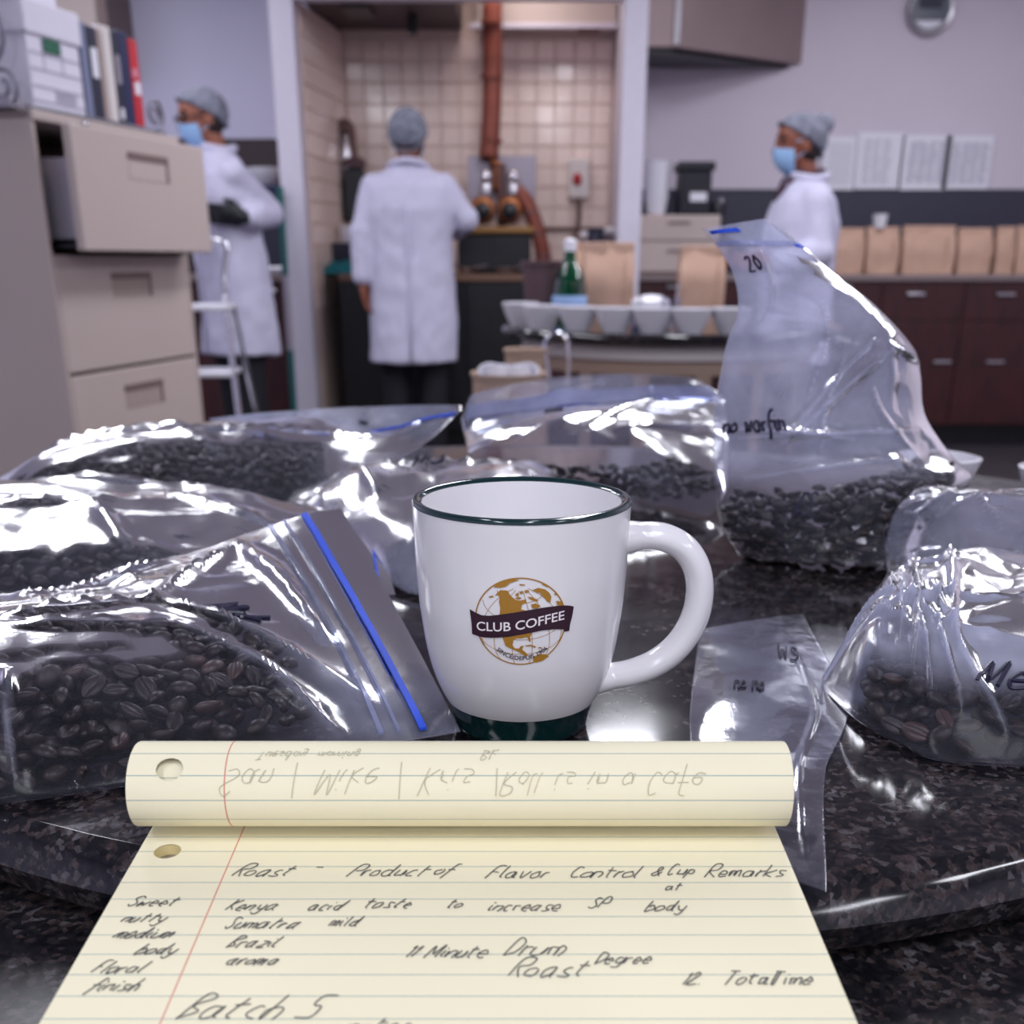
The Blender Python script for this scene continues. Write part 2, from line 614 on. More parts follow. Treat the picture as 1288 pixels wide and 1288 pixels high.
# ------------------------------------------------------------------ single-stroke handwriting
_G = {
    'a': '3,4 1,4 0,2 1,0 3,1 3,4 3,1 4,0', 'b': '0,8 0,0 2,0 3,2 2,4 0,3', 'c': '3,4 1,4 0,2 1,0 3,0', 'd': '3,4 1,4 0,2 1,0 3,1 3,8 3,1 4,0',
    'e': '0,2 3,2 2,4 1,4 0,2 1,0 3,0', 'f': '3,8 2,8 1,6 1,-3|0,4 3,4', 'g': '3,4 1,4 0,2 1,0 3,1 3,4 3,-2 1,-3 0,-2', 'h': '0,8 0,0 0,3 2,4 3,3 3,0',
    'i': '0,4 0,1 1,0|0,6 0.3,6.2', 'k': '0,8 0,0|3,4 0,2 3,0', 'l': '0,8 0,1 1,0', 'm': '0,4 0,0 0,3 1,4 2,3 2,0 2,3 3,4 4,3 4,0', 'n': '0,4 0,0 0,3 2,4 3,3 3,0',
    'o': '2,4 0,3 0,1 1,0 3,1 3,3 2,4', 'p': '0,4 0,-3|0,3 2,4 3,2 2,0 0,1', 'r': '0,4 0,0 0,3 2,4', 's': '3,4 1,4 1,2 3,1 2,0 0,0', 't': '1,7 1,1 2,0|0,5 3,5',
    'u': '0,4 0,1 1,0 3,1 3,4 3,0', 'v': '0,4 1,0 3,4', 'w': '0,4 1,0 2,3 3,0 4,4', 'y': '0,4 1,1 3,1|3,4 3,-2 1,-3 0,-2', 'z': '0,4 3,4 0,0 3,0', 'x': '0,4 3,0|3,4 0,0',
    'M': '0,0 0.5,8 2,2 4,8 4.5,0', 'R': '0,0 0,8 3,8 3,5 0,4 3,0', 'P': '0,0 0,8 3,8 3,4 0,4', 'F': '3,8 0,8 0,0|0,4 2,4', 'C': '3,7 1,8 0,4 1,0 3,1', 'T': '0,8 4,8|2,8 2,0',
    'B': '0,0 0,8 3,7 0,4 3,2 0,0', 'K': '0,8 0,0|3,8 0,4 3,0', 'S': '3,7 1,8 0,6 3,2 2,0 0,1', 'A': '0,0 2,8 4,0|1,3 3,3', 'D': '0,0 0,8 3,6 3,2 0,0', 'J': '3,8 3,1 1,0 0,2', 'Y': '0,8 2,4 4,8|2,4 2,0',
    '1': '0,6 1,8 1,0', '2': '0,6 1,8 3,7 2,4 0,0 4,0', '5': '4,8 1,8 0.5,5 3,4 3,1 0,0', '0': '2,8 0,4 2,0 4,4 2,8', '&': '4,0 1,6 2,8 3,6 0,2 2,0 4,3', '-': '0,3 3,3', '/': '0,-2 3,9', '.': '0,0 0.3,0.3',
}


def strokes(text, h=0.006, slant=0.35, jit=0.25, rng=None):
    """polylines in metres, baseline at 0"""
    rng = rng or random.Random(len(text))
    k = h / 8.0
    x, out = 0.0, []
    for ch in text:
        if ch == ' ':
            x += 4.0
            continue
        g = _G.get(ch, _G.get(ch.lower(), '0,4 3,0'))
        wmax = 0
        for st in g.split('|'):
            pts = [tuple(map(float, q.split(','))) for q in st.split()]
            wmax = max(wmax, max(p[0] for p in pts))
            pts = [(x + px + rng.uniform(-jit, jit), py + rng.uniform(-jit, jit)) for px, py in pts]
            pts = catmull(pts, 5)
            out.append([((px + py * slant) * k, py * k) for px, py in pts])
        x += wmax + 1.4
    return out, x * k


# ------------------------------------------------------------------ room
YB = 7.0                                        # tiled back wall
WL, WR = 7.12, 7.05


def slab(name, x0, x1, y0, y1, z0, z1, m, parent=None):
    return struct(name, MB().box(((x0 + x1) / 2, (y0 + y1) / 2, (z0 + z1) / 2), (x1 - x0, y1 - y0, z1 - z0)), m, parent=parent)


slab('floor', -3.7, 4.3, -3.4, 7.4, -0.1, 0.0, 'floor')
slab('ceiling', -3.7, 4.3, -3.4, 7.4, CEIL, CEIL + 0.1, 'ceil')
wl = slab('wall_left', -3.6, -1.06, WL, WL + 0.1, 0, CEIL, 'wall_l')
wr = slab('wall_right', 0.66, 4.2, WR, WR + 0.1, 0, CEIL, 'wall_r')
slab('wall_far_left', -3.7, -3.6, -3.4, 7.2, 0, CEIL, 'wall_l')
slab('wall_far_right', 4.2, 4.3, -3.4, 7.2, 0, CEIL, 'wall_r')
wb = slab('wall_back', -1.05, 0.66, YB + 0.012, YB + 0.1, 0, CEIL, 'grout')
ws = struct('wall_alcove', MB().poly([(-1.055, 6.15), (-0.945, YB + 0.01), (-1.055, YB + 0.01)], 0, 2.2), 'grout')
slab('wall_alcove_right', 0.58, 0.66, 6.15, YB + 0.01, 0, CEIL, 'trim')
slab('trim_1', -1.165, -1.05, 6.05, 6.18, 0, CEIL, 'trim')
slab('trim_2', 0.54, 0.655, 6.05, 6.18, 0, CEIL, 'trim')
slab('trim_3', -1.05, 0.54, 6.05, 6.15, 2.185, CEIL, 'trim')
slab('trim_4', -0.945, 0.58, YB - 0.012, YB + 0.012, 1.175, 1.195, 'tube')

# glazed tiles, one object each
TS = 0.108
tb = MB()
tb.box((0, 0, 0), (TS - 0.005, 0.012, TS - 0.005))
tile_me = tb.mesh('tile', bevel=0.003, seg=1)
tile_me.materials.append(M['tile'])
for i in range(14):
    for j in range(13):
        o = link('tile', tile_me, None, wb)
        zc = 2.17 - TS * (j + 0.5)
        if abs(zc - 1.185) < 0.012:
            continue
        o.location = (-0.945 + TS * (i + 0.5), YB + 0.006 + random.uniform(-0.0012, 0.0012), zc)
        o.rotation_euler = (random.uniform(-.006, .006), 0, random.uniform(-.006, .006))
ang = math.atan2(YB + 0.01 - 6.15, 0.11)
for i in range(7):
    for j in range(13):
        o = link('tile', tile_me, None, ws)
        d = TS * (i + 0.55) + 0.04
        o.location = (-1.055 + d * math.cos(ang) + 0.004, 6.15 + d * math.sin(ang), 2.17 - TS * (j + 0.5))
        o.rotation_euler = (0, random.uniform(-.005, .005), ang + random.uniform(-.006, .006))

# hood parts above the alcove
soff = thing('extraction_soffit', (0.1, 6.9, 2.17), 'beige metal extraction soffit above the cream tiles beside the copper duct', 'vent')
MB().box((0.19, 6.92, 2.40), (0.76, 0.14, 0.40)).build('panel', 'beige', soff, bevel=0.006)
MB().box((0.17, 6.84, 2.205), (0.80, 0.03, 0.026)).build('rail', 'trim', soff, bevel=0.004)
MB().box((0.42, 6.88, 2.195), (0.12, 0.10, 0.03)).build('bracket', 'tube', soff, bevel=0.004)
dk = thing('dark_vent_box', (-0.6, 6.8, 2.19), 'dark brown vent box under the alcove ceiling at its left corner', 'vent')
MB().box((-0.655, 6.59, 2.42), (0.76, 0.78, 0.42)).build('casing', 'splash_b', dk, bevel=0.008)
MB().box((-0.78, 6.40, 2.20), (0.14, 0.30, 0.03)).build('flap', 'black', dk, bevel=0.006)
MB().box((-0.52, 6.60, 2.17), (0.05, 0.06, 0.09)).build('bracket', 'black', dk, bevel=0.006)

# copper duct and its lower hose
dct = thing('copper_duct', (Dp(618, 210, 6.62)), 'long copper coloured duct pipe running down the tiled wall', 'pipe')
pts = [Dp(619, -60, 6.72), Dp(619, 20, 6.72), Dp(619, 110, 6.70), Dp(617, 165, 6.66), Dp(615, 200, 6.62)]
MB().tube(catmull(pts, 8), 0.052, 20).build('pipe', 'copper', dct, smooth='auto')
for py in (28, 96, 178):
    p = Dp(618, py, 6.70 if py < 150 else 6.645)
    MB().lathe([(0.053, -0.012), (0.058, -0.010), (0.058, 0.010), (0.053, 0.012)], p, 20).build('collar', 'copper', dct, smooth='auto')

# ------------------------------------------------------------------ alcove counter and roaster
CT = 0.948


def counter_unit(name, x0, x1, y0, y1, top, label, mb_front, mtop, doors, cat='cabinet', kick=0.12, handles=()):
    t = thing(name, ((x0 + x1) / 2, (y0 + y1) / 2, 0), label, cat)
    MB().box(((x0 + x1) / 2, (y0 + 0.022 + y1) / 2, (kick + top - 0.035) / 2 + 0.0), (x1 - x0, y1 - y0 - 0.022, top - 0.035 - kick)).build('carcass', mb_front, t)
    MB().box(((x0 + x1) / 2, (y0 + 0.09 + y1) / 2, kick / 2), (x1 - x0, y1 - y0 - 0.09, kick)).build('toe_kick', 'black', t)
    if mtop:
        MB().box(((x0 + x1) / 2, (y0 - 0.015 + y1) / 2, top - 0.0175), (x1 - x0, y1 - y0 + 0.015, 0.035)).build('worktop', mtop, t, bevel=0.004)
    for (a, b, z0, z1, hd) in doors:
        d = MB().box(((a + b) / 2, y0 + 0.011, (z0 + z1) / 2), (b - a - 0.006, 0.02, z1 - z0 - 0.006)).build('drawer' if z1 - z0 < 0.3 else 'door', mb_front, t, bevel=0.002)
        if hd:
            hx, hz = hd
            MB().box((hx, y0 - 0.014, hz), (0.10, 0.012, 0.014)).box((hx - 0.044, y0 - 0.004, hz), (0.008, 0.02, 0.010)).box((hx + 0.044, y0 - 0.004, hz), (0.008, 0.02, 0.010)).build('handle', 'steel', d, bevel=0.002)
    return t


counter_unit('black_counter', -0.935, 0.12, 6.27, 6.97, CT, 'black fronted counter with thin brown top in the tiled alcove', 'black', 'woodtop',
             [(-0.93, -0.60, 0.13, 0.90, None), (-0.60, -0.25, 0.13, 0.90, None), (-0.25, 0.11, 0.13, 0.90, None)])

rs = thing('sample_roaster', Dp(622, 344, 6.55), 'small black and brass coffee sample roaster with two drums on the black counter', 'roaster')
zc = CT
cx = Dp(622, 320, 6.52)[0]
MB().box((cx, 6.55, zc + 0.105), (0.40, 0.30, 0.20)).build('body', 'black', rs, bevel=0.012)
MB().box((cx + 0.02, 6.46, zc + 0.222), (0.40, 0.16, 0.035)).build('collar', 'brass', rs, bevel=0.008)
MB().box((cx + 0.04, 6.72, zc + 0.50), (0.38, 0.02, 0.22)).build('splash_plate', 'greyp', rs, bevel=0.004)
for px in (607, 641):
    x = Dp(px, 262, 6.45)[0]
    z = Dp(px, 264, 6.45)[2]
    R = Matrix.Rotation(math.pi / 2, 3, 'X')
    d = MB().lathe([(0.0, -0.15), (0.062, -0.15), (0.070, -0.13), (0.070, 0.10), (0.060, 0.125), (0.046, 0.13)], (x, 6.52, z), 24, R=R).build('drum', 'bronze', rs, smooth='auto')
    MB().lathe([(0.0, 0.0), (0.040, 0.0), (0.044, 0.01), (0.030, 0.02), (0, 0.022)], (x, 6.39, z - 0.008), 20, R=R).build('sight_glass', 'black', d, smooth='auto')
    zz = Dp(px + 4, 223, 6.45)[2]
    MB().lathe([(0.034, -0.06), (0.034, -0.02), (0.026, 0.0)], (x + 0.02, 6.47, zz - 0.02), 16).build('funnel', 'steel', rs, smooth='auto')
    MB().ball((x + 0.02, 6.455, zz), 0.034).build('dome', 'chrome', rs, smooth=True)
xm = Dp(631, 240, 6.5)[0]
MB().tube([(xm, 6.5, zc + 0.24), (xm, 6.5, zc + 0.55)], 0.026, 14).build('centre_pipe', 'tube', rs, smooth='auto')
MB().tube([(cx + 0.02, 6.5, zc + 0.42), (cx + 0.02, 6.62, zc + 0.55), (Dp(617, 205, 6.62)[0], 6.62, Dp(617, 205, 6.62)[2])], 0.03, 12).build('flue', 'bronze', rs, smooth='auto')
hs = thing('curved_copper_hose', Dp(690, 345, 6.5), 'curved copper hose bending down to the right of the sample roaster', 'hose')
MB().tube(catmull([Dp(648, 240, 6.50), Dp(662, 255, 6.46), Dp(676, 290, 6.44), Dp(683, 320, 6.44), (Dp(683, 340, 6.44)[0], 6.44, CT + 0.003)], 10), 0.042, 16).build('hose', 'copper', hs, smooth='auto')
for k in range(3):
    p = [Dp(667, 268, 6.45), Dp(677, 295, 6.44), Dp(683, 322, 6.44)][k]
    MB().lathe([(0.042, -0.008), (0.047, -0.006), (0.047, 0.006), (0.042, 0.008)], p, 16).build('clamp', 'tube', hs, smooth='auto')

for nm, px, lab, r in (('steel_scoop', 586, 'shiny steel scoop lying on the black counter left of the roaster hose', 0.05), ('steel_pan', 636, 'small steel pan lying on the black counter below the roaster', 0.06)):
    p = Dp(px, 341, 6.36)
    t = thing(nm, (p[0], 6.33, CT), lab, 'scoop' if 'scoop' in nm else 'pan')
    MB().lathe([(0, 0.004), (r * .7, 0.004), (r, 0.035), (r - .004, 0.035), (r * .68, 0.008), (0, 0.008)], (p[0], 6.33, CT), 20).build('bowl', 'steel', t, smooth='auto')
    MB().tube([(p[0] + r * .9, 6.33, CT + 0.03), (p[0] + r + .07, 6.31, CT + 0.045)], 0.007, 8).build('handle', 'steel', t, smooth='auto')

# switch box with conduit
sw = thing('red_switch_box', Dp(727, 245, YB - 0.02), 'grey wall box with a red push switch on the tiles and conduit below', 'switch')
p = Dp(728, 225, YB - 0.03)
MB().box((p[0], YB - 0.035, p[2]), (0.12, 0.07, 0.21)).build('housing', 'cream', sw, bevel=0.012)
MB().ball((p[0] - 0.012, YB - 0.075, p[2] - 0.005), (0.026, 0.02, 0.034)).build('button', 'redsw', sw, smooth=True)
MB().tube(catmull([(p[0], YB - 0.03, p[2] - 0.1), (p[0] + 0.003, YB - 0.03, p[2] - 0.22), (p[0] - 0.03, YB - 0.03, p[2] - 0.40), (p[0] - 0.035, YB - 0.03, 0.97)], 8), 0.014, 10).build('conduit', 'tube', sw, smooth='auto')

# wall grinder on the left tile wall, with things under it
gr = thing('wall_grinder', Dp(437, 275, 6.80), 'dark wall mounted grinder with looped handle hanging in the left corner of the tiles', 'grinder')
a = [Dp(427, 205, 6.8), Dp(423, 180, 6.8), Dp(427, 160, 6.8), Dp(434, 154, 6.8), Dp(441, 162, 6.8), Dp(444, 185, 6.8), Dp(447, 210, 6.8)]
MB().tube(catmull(a, 8), 0.022, 12).build('loop_handle', 'tube', gr, smooth='auto')
p = Dp(435, 195, 6.8)
MB().lathe([(0.02, -0.16), (0.05, -0.10), (0.045, 0.0), (0.025, 0.10), (0.0, 0.14)], (p[0], 6.8, p[2]), 18).build('hopper', 'steel', gr, smooth='auto')
p = Dp(446, 245, 6.8)
MB().box((p[0], 6.82, p[2]), (0.12, 0.14, 0.28)).build('body', 'black', gr, bevel=0.012)
MB().lathe([(0.07, 0), (0.075, 0.03), (0.05, 0.05)], (p[0], 6.8, p[2] + 0.14), 18).build('cap', 'brown', gr, smooth='auto')
p = Dp(417, 212, 6.78)
MB().box((p[0], 6.80, p[2]), (0.10, 0.03, 0.16)).build('tag', 'yellow', gr, bevel=0.006)
p = Dp(437, 320, 6.6)
t = thing('knock_box', (p[0], 6.6, CT), 'dark navy knock box with white cup on top on the alcove counter', 'box')
MB().box((p[0], 6.6, CT + 0.08), (0.16, 0.16, 0.16)).build('body', 'dnavy', t, bevel=0.01)
MB().lathe([(0.035, 0), (0.045, 0.09), (0.04, 0.09), (0.03, 0.006), (0, 0.006)], (p[0], 6.6, CT + 0.161), 18).build('cup', 'white', t, smooth='auto')
p = Dp(431, 333, 6.42)
rngc = np.random.default_rng(3)
N = 22
vs = []
for i in range(N):
    for j in range(N):
        u, v = i / (N - 1) - .5, j / (N - 1) - .5
        e = max(0, 1 - (2 * u) ** 4) * max(0, 1 - (2 * v) ** 4)
        vs.append((p[0] + u * 0.22, 6.42 + v * 0.16, CT + 0.003 + e * (0.05 + 0.012 * math.sin(19 * u + 7 * v) + 0.01 * math.sin(31 * v - 5 * u))))
fs = [(i * N + j, (i + 1) * N + j, (i + 1) * N + j + 1, i * N + j + 1) for i in range(N - 1) for j in range(N - 1)]
tag(MB().add(vs, fs).build('folded_cloth', 'tealc', smooth=True), 'crumpled teal cleaning cloth on the alcove counter beside the pillar', 'cloth')
t = thing('navy_tray', (Dp(414, 323, 6.5)[0], 6.80, CT), 'low navy tray behind the teal cloth on the alcove counter', 'tray')
MB().box((Dp(414, 323, 6.5)[0] - .0, 6.80, CT + 0.012), (0.16, 0.14, 0.022)).build('base', 'navy', t, bevel=0.004)
for dx, dy, sx, sy in ((-.075, 0, .01, .14), (.075, 0, .01, .14), (0, -.065, .16, .01), (0, .065, .16, .01)):
    MB().box((Dp(414, 323, 6.5)[0] + dx, 6.80 + dy, CT + 0.05), (sx, sy, 0.10)).build('rim', 'navy', t, bevel=0.003)

# clear tubs and grey jug at the right end
for k, (px, hh) in enumerate(((743, 0.12), (762, 0.14))):
    p = Dp(px + (-4, 6)[k], 340, 6.7)
    t = thing('clear_tub', (p[0], 6.7, 0.95), ('short clear plastic tub on the side shelf behind the kraft bag', 'taller clear plastic tub on the side shelf behind the kraft bag')[k], 'tub')
    MB().lathe([(0, 0.006), (0.040, 0.006), (0.050, hh + .08), (0.053, hh + .08), (0.044, 0), (0, 0)], (p[0], 6.7, 0.95), 24).build('wall', 'glass', t, smooth='auto')
    MB().lathe([(0.055, hh + .075), (0.056, hh + .09), (0.045, hh + .10), (0, hh + .104)], (p[0], 6.7, 0.95), 24).build('lid', 'white', t, smooth='auto')
sh = thing('side_shelf', (0.37, 6.7, 0), 'plain beige shelf unit standing in the right side of the alcove', 'shelf')
MB().box((0.35, 6.7, 0.475), (0.44, 0.5, 0.948)).build('body', 'beige', sh, bevel=0.006)
p = Dp(790, 318, 6.3)
t = thing('grey_jug', (0.46, 6.5, 0.95), 'dark grey jug on the side shelf in front of the right pillar', 'jug')
MB().lathe([(0, 0), (0.05, 0), (0.06, 0.03), (0.055, 0.15), (0.045, 0.2), (0.05, 0.23), (0.044, 0.23), (0.04, 0.2), (0, 0.02)], (0.46, 6.5, 0.95), 22).build('body', 'splash', t, smooth='auto')
MB().tube(catmull([(0.51, 6.5, 1.14), (0.55, 6.5, 1.12), (0.55, 6.5, 1.03), (0.515, 6.5, 1.0)], 6), 0.009, 8).build('handle', 'splash', t, smooth='auto')

# ------------------------------------------------------------------ right wall: counter, backsplash, papers, hood, clock
y0 = 6.47
doors = []
edges = [0.68, 1.14, 1.60, 2.06, 2.52, 2.98, 3.44, 3.90]
hx1, hx2, hx3 = Dp(1152, 370, 6.46)[0], Dp(1265, 372, 6.46)[0], Dp(1250, 465, 6.46)[0]
for a, b in zip(edges[:-1], edges[1:]):
    if a < hx2 < b or a < hx1 < b:
        hx = hx1 if a < hx1 < b else hx2
        doors.append((a, b, 0.70, 0.905, (hx, Dp(1152, 370, 6.46)[2])))
        doors.append((a, b, 0.13, 0.70, (min(max(hx3, a + .08), b - .08), 0.48)))
    else:
        doors.append((a, b, 0.70, 0.905, ((a + b) / 2, 0.88)))
        doors.append((a, b, 0.13, 0.70, ((a + b) / 2, 0.60)))
counter_unit('wall_cabinet_run', 0.68, 3.95, y0, WR - 0.003, 0.945, 'dark rosewood base cabinets with steel handles along the right wall', 'wood', 'counter', doors)
bs = thing('backsplash', (2.3, WR - 0.01, 0.945), 'dark grey backsplash board on the right wall above the kraft bags', 'backsplash')
MB().box((2.31, WR - 0.009, 1.177), (3.2, 0.014, 0.455)).build('board', 'splash', bs, bevel=0.002)
MB().box((2.31, WR - 0.012, 1.402), (3.2, 0.02, 0.008)).build('edge_strip', 'splash', bs)

pl = ['pale notice sheet on the right wall half hidden by the woman in the hair net', 'plain bluish notice sheet on the right wall, second from the woman', 'notice sheet with grey columns on the right wall, second from the right', 'rightmost notice sheet with grey columns on the right wall']
for k, (xa, xb, ya, yb) in enumerate(((1036, 1072, 172, 239), (1078, 1130, 167, 238), (1135, 1188, 170, 239), (1190, 1240, 171, 238))):
    a, b = Dp(xa, ya, WR - .006), Dp(xb, yb, WR - .006)
    t = thing('wall_notice', ((a[0] + b[0]) / 2, WR - 0.004, b[2]), pl[k], 'notice', 'notices taped to the right wall')
    MB().box(((a[0] + b[0]) / 2, WR - 0.0255 if b[2] < 1.409 else WR - 0.004, (a[2] + b[2]) / 2), (b[0] - a[0], 0.002, a[2] - b[2])).build('sheet', 'label', t)
    g = MB()
    rr = random.Random(k)
    zz = a[2] - 0.04
    while zz > b[2] + 0.03:
        if k >= 1:
            for cc in range(3 if k < 2 else 4):
                ww = (b[0] - a[0]) * (0.12 + 0.08 * rr.random())
                xx = a[0] + (b[0] - a[0]) * (0.14 + 0.2 * cc + 0.03 * rr.random())
                g.box((xx + ww / 2, (WR - 0.0255 if b[2] < 1.409 else WR - 0.004) - 0.0013, zz), (ww, 0.0006, 0.0055))
        else:
            g.box(((a[0] + b[0]) / 2, (WR - 0.0255 if b[2] < 1.409 else WR - 0.004) - 0.0013, zz), ((b[0] - a[0]) * 0.7, 0.0006, 0.004))
        zz -= 0.011 if k >= 2 else 0.016
    g.build('printed_lines', 'print', t, kind='stuff')

hd = thing('range_hood', (1.1, 6.8, 2.05), 'brownish steel range hood corner high on the right wall', 'hood')
MB().poly([(0.672, WR - .003), (0.672, 6.50), (0.855, 6.50), (1.638, WR - .003)], 2.05, CEIL - 0.003).build('shell', 'hood', hd, bevel=0.006)
MB().poly([(0.70, WR - .02), (0.70, 6.53), (0.84, 6.53), (1.56, WR - .02)], 2.03, 2.05).build('filter', 'black', hd)
MB().box((0.852, 6.497, 2.41), (0.03, 0.012, 0.70)).build('corner_strip', 'steel', hd, bevel=0.003)

ck = thing('wall_clock', Dp(1170, 12, WR - .02), 'round white rimmed wall clock with grey dial on the right wall', 'clock')
p = Dp(1170, 12, WR - .02)
R = Matrix.Rotation(math.pi / 2, 3, 'X')
MB().lathe([(0.0, 0.0), (0.128, 0.0), (0.132, 0.02), (0.124, 0.034), (0.112, 0.030), (0.108, 0.016), (0.0, 0.016)], (p[0], WR - .003, p[2]), 40, R=R).build('case', 'steel', ck, smooth='auto')
MB().lathe([(0.0, 0.017), (0.106, 0.017), (0.106, 0.019), (0.0, 0.019)], (p[0], WR - .003, p[2]), 36, R=R).build('face', 'screen', ck, smooth='auto')
vs = [(0.095 * math.cos(q), 0.095 * math.sin(q)) for q in np.linspace(math.radians(215), math.radians(325), 14)]
MB().add([(p[0] + x, WR - 0.0235, p[2] + z) for x, z in vs] + [(p[0] + x, WR - 0.0255, p[2] + z) for x, z in vs], [tuple(range(14)), tuple(range(27, 13, -1))] + [(i, (i + 1) % 14, 14 + (i + 1) % 14, 14 + i) for i in range(14)]).build('dial_window', 'label', ck)
MB().box((p[0], WR - 0.0235, p[2] + 0.045), (0.13, 0.003, 0.08)).build('display', 'dnavy', ck, bevel=0.001)


# ------------------------------------------------------------------ kraft bags
def kraft_bag(x, y, z, wd, dp, ht, label, group, seed, rz=0.0, cat='bag'):
    rr = np.random.default_rng(seed)
    t = thing('kraft_bag', (x, y, z), label, cat, group, rz)
    n = 9
    rings = []
    for h in np.linspace(0, 1, n):
        k = 1 - 0.75 * max(0, (h - 0.55) / 0.45)
        rings.append((h * ht, wd * (0.96 + 0.05 * math.sin(3 * h)), dp * k))
    vs, fs = [], []
    q = 24
    for h, ww, dd in rings:
        for i in range(q):
            a = 2 * math.pi * i / q
            ca, sa = math.cos(a), math.sin(a)
            k = max(abs(ca), abs(sa)) ** 0.85
            pz = 0.012 * rr.normal() * 0.3
            vs.append((ca / k * ww / 2 + pz * .4, sa / k * dd / 2 + pz, h + (0.006 * math.sin(2 * a) if h > ht * .95 else 0)))
    for j in range(n - 1):
        for i in range(q):
            k = (i + 1) % q
            fs.append((j * q + i, j * q + k, (j + 1) * q + k, (j + 1) * q + i))
    fs.append(tuple(range(q - 1, -1, -1)))
    MB().add(vs, fs).build('body', 'kraft', t, local=True, smooth='auto')
    MB().box((0, -dp * 0.13, ht - 0.008), (wd * 0.97, 0.012, 0.03)).build('folded_top', 'kraft', t, local=True, bevel=0.003)
    MB().box((wd * 0.3, -dp * 0.505, ht * 0.48), (0.004, 0.004, ht * 0.7)).build('crease', 'kraft', t, local=True)
    return t


klabs = ['kraft paper bag on the wall counter right beside the woman in the hair net', 'kraft paper bag on the wall counter under the small white cup', 'wide kraft paper bag on the wall counter, third from the woman', 'kraft paper bag on the wall counter, fourth from the woman', 'narrow kraft paper bag on the wall counter, second from the right edge', 'kraft paper bag on the wall counter at the right edge of the photo']
for k, (xa, xb) in enumerate(((1047, 1083), (1086, 1127), (1130, 1197), (1200, 1243), (1247, 1270), (1273, 1312))):
    a, b = Dp(xa, 340, 6.62), Dp(xb, 340, 6.62)
    kraft_bag((a[0] + b[0]) / 2, 6.64 + 0.01 * (k % 2), 0.945, b[0] - a[0], 0.12, 0.235 + 0.006 * (k % 3), klabs[k], 'kraft bags along the wall counter', 40 + k)
p = Dp(1106, 285, 6.64)
t = thing('paper_cup', (p[0], 6.64, 1.187), 'tiny white paper cup standing on top of a kraft bag', 'cup')
MB().lathe([(0, 0), (0.032, 0), (0.042, 0.07), (0.045, 0.072), (0.038, 0.07), (0.029, 0.006), (0, 0.006)], (p[0], 6.64, 1.187), 20).build('wall', 'white', t, smooth='auto')

# card file on the right counter with cup stack and black grinder
x0_, x1_ = Dp(801, 300, 6.5)[0], Dp(906, 300, 6.5)[0]
cf = thing('beige_drawer_box', ((x0_ + x1_) / 2, 6.68, 0.945), 'low beige metal box with two drawers on the counter left of the woman', 'cabinet')
zt = Dp(850, 270, 6.5)[2]
MB().box(((x0_ + x1_) / 2, 6.70, (0.945 + zt) / 2 + .0005), (x1_ - x0_, 0.36, zt - 0.946)).build('body', 'beige', cf, bevel=0.006)
zm = Dp(850, 303, 6.5)[2]
for z0_, z1_ in ((0.955, zm), (zm, zt - 0.008)):
    d = MB().box(((x0_ + x1_) / 2, 6.513, (z0_ + z1_) / 2), (x1_ - x0_ - 0.012, 0.02, z1_ - z0_ - 0.008)).build('drawer', 'beige', cf, bevel=0.003)
    MB().box(((x0_ + x1_) / 2, 6.500, (z0_ + z1_) / 2 + 0.03), (0.12, 0.008, 0.012)).build('pull', 'beige_d', d, bevel=0.002)
p = Dp(825, 268, 6.6)
t = thing('foam_cup_stack', (p[0], 6.6, zt), 'tall stack of white foam cups on the beige drawer box', 'cups')
for k in range(7):
    MB().lathe([(0.050, 0.0), (0.066, 0.09), (0.070, 0.092), (0.070, 0.098), (0.063, 0.096), (0.048, 0.004), (0, 0.004)], (p[0], 6.6, zt + 0.005 + k * 0.028), 22).build('cup', 'white', t, smooth='auto')
MB().lathe([(0, 0), (0.046, 0), (0.046, 0.005), (0, 0.005)], (p[0], 6.6, zt), 22).build('base', 'pink', t, smooth='auto')
p = Dp(871, 268, 6.6)
t = thing('black_grinder', (p[0], 6.62, zt), 'black boxy grinder with white label on the beige drawer box', 'grinder')
MB().box((p[0], 6.62, zt + 0.11), (0.17, 0.2, 0.22)).build('body', 'blackm', t, bevel=0.01)
MB().box((p[0], 6.62, zt + 0.242), (0.20, 0.22, 0.045)).build('lid', 'blackm', t, bevel=0.008)
MB().box((p[0] + 0.015, 6.517, zt + 0.09), (0.09, 0.004, 0.045)).build('label', 'label', t)
p = Dp(908, 268, 6.6)
t = thing('small_dark_pot', (p[0], 6.65, zt), 'small dark pot on the beige drawer box right of the black grinder', 'pot')
MB().lathe([(0, 0), (0.045, 0), (0.05, 0.04), (0.04, 0.07), (0.034, 0.07), (0.04, 0.04), (0, 0.01)], (p[0] - .02, 6.65, zt), 20).build('bowl', 'blackm', t, smooth='auto')
MB().ball((p[0] - 0.005, 6.62, zt + 0.075), 0.016).build('knob', 'steel', t, smooth=True)

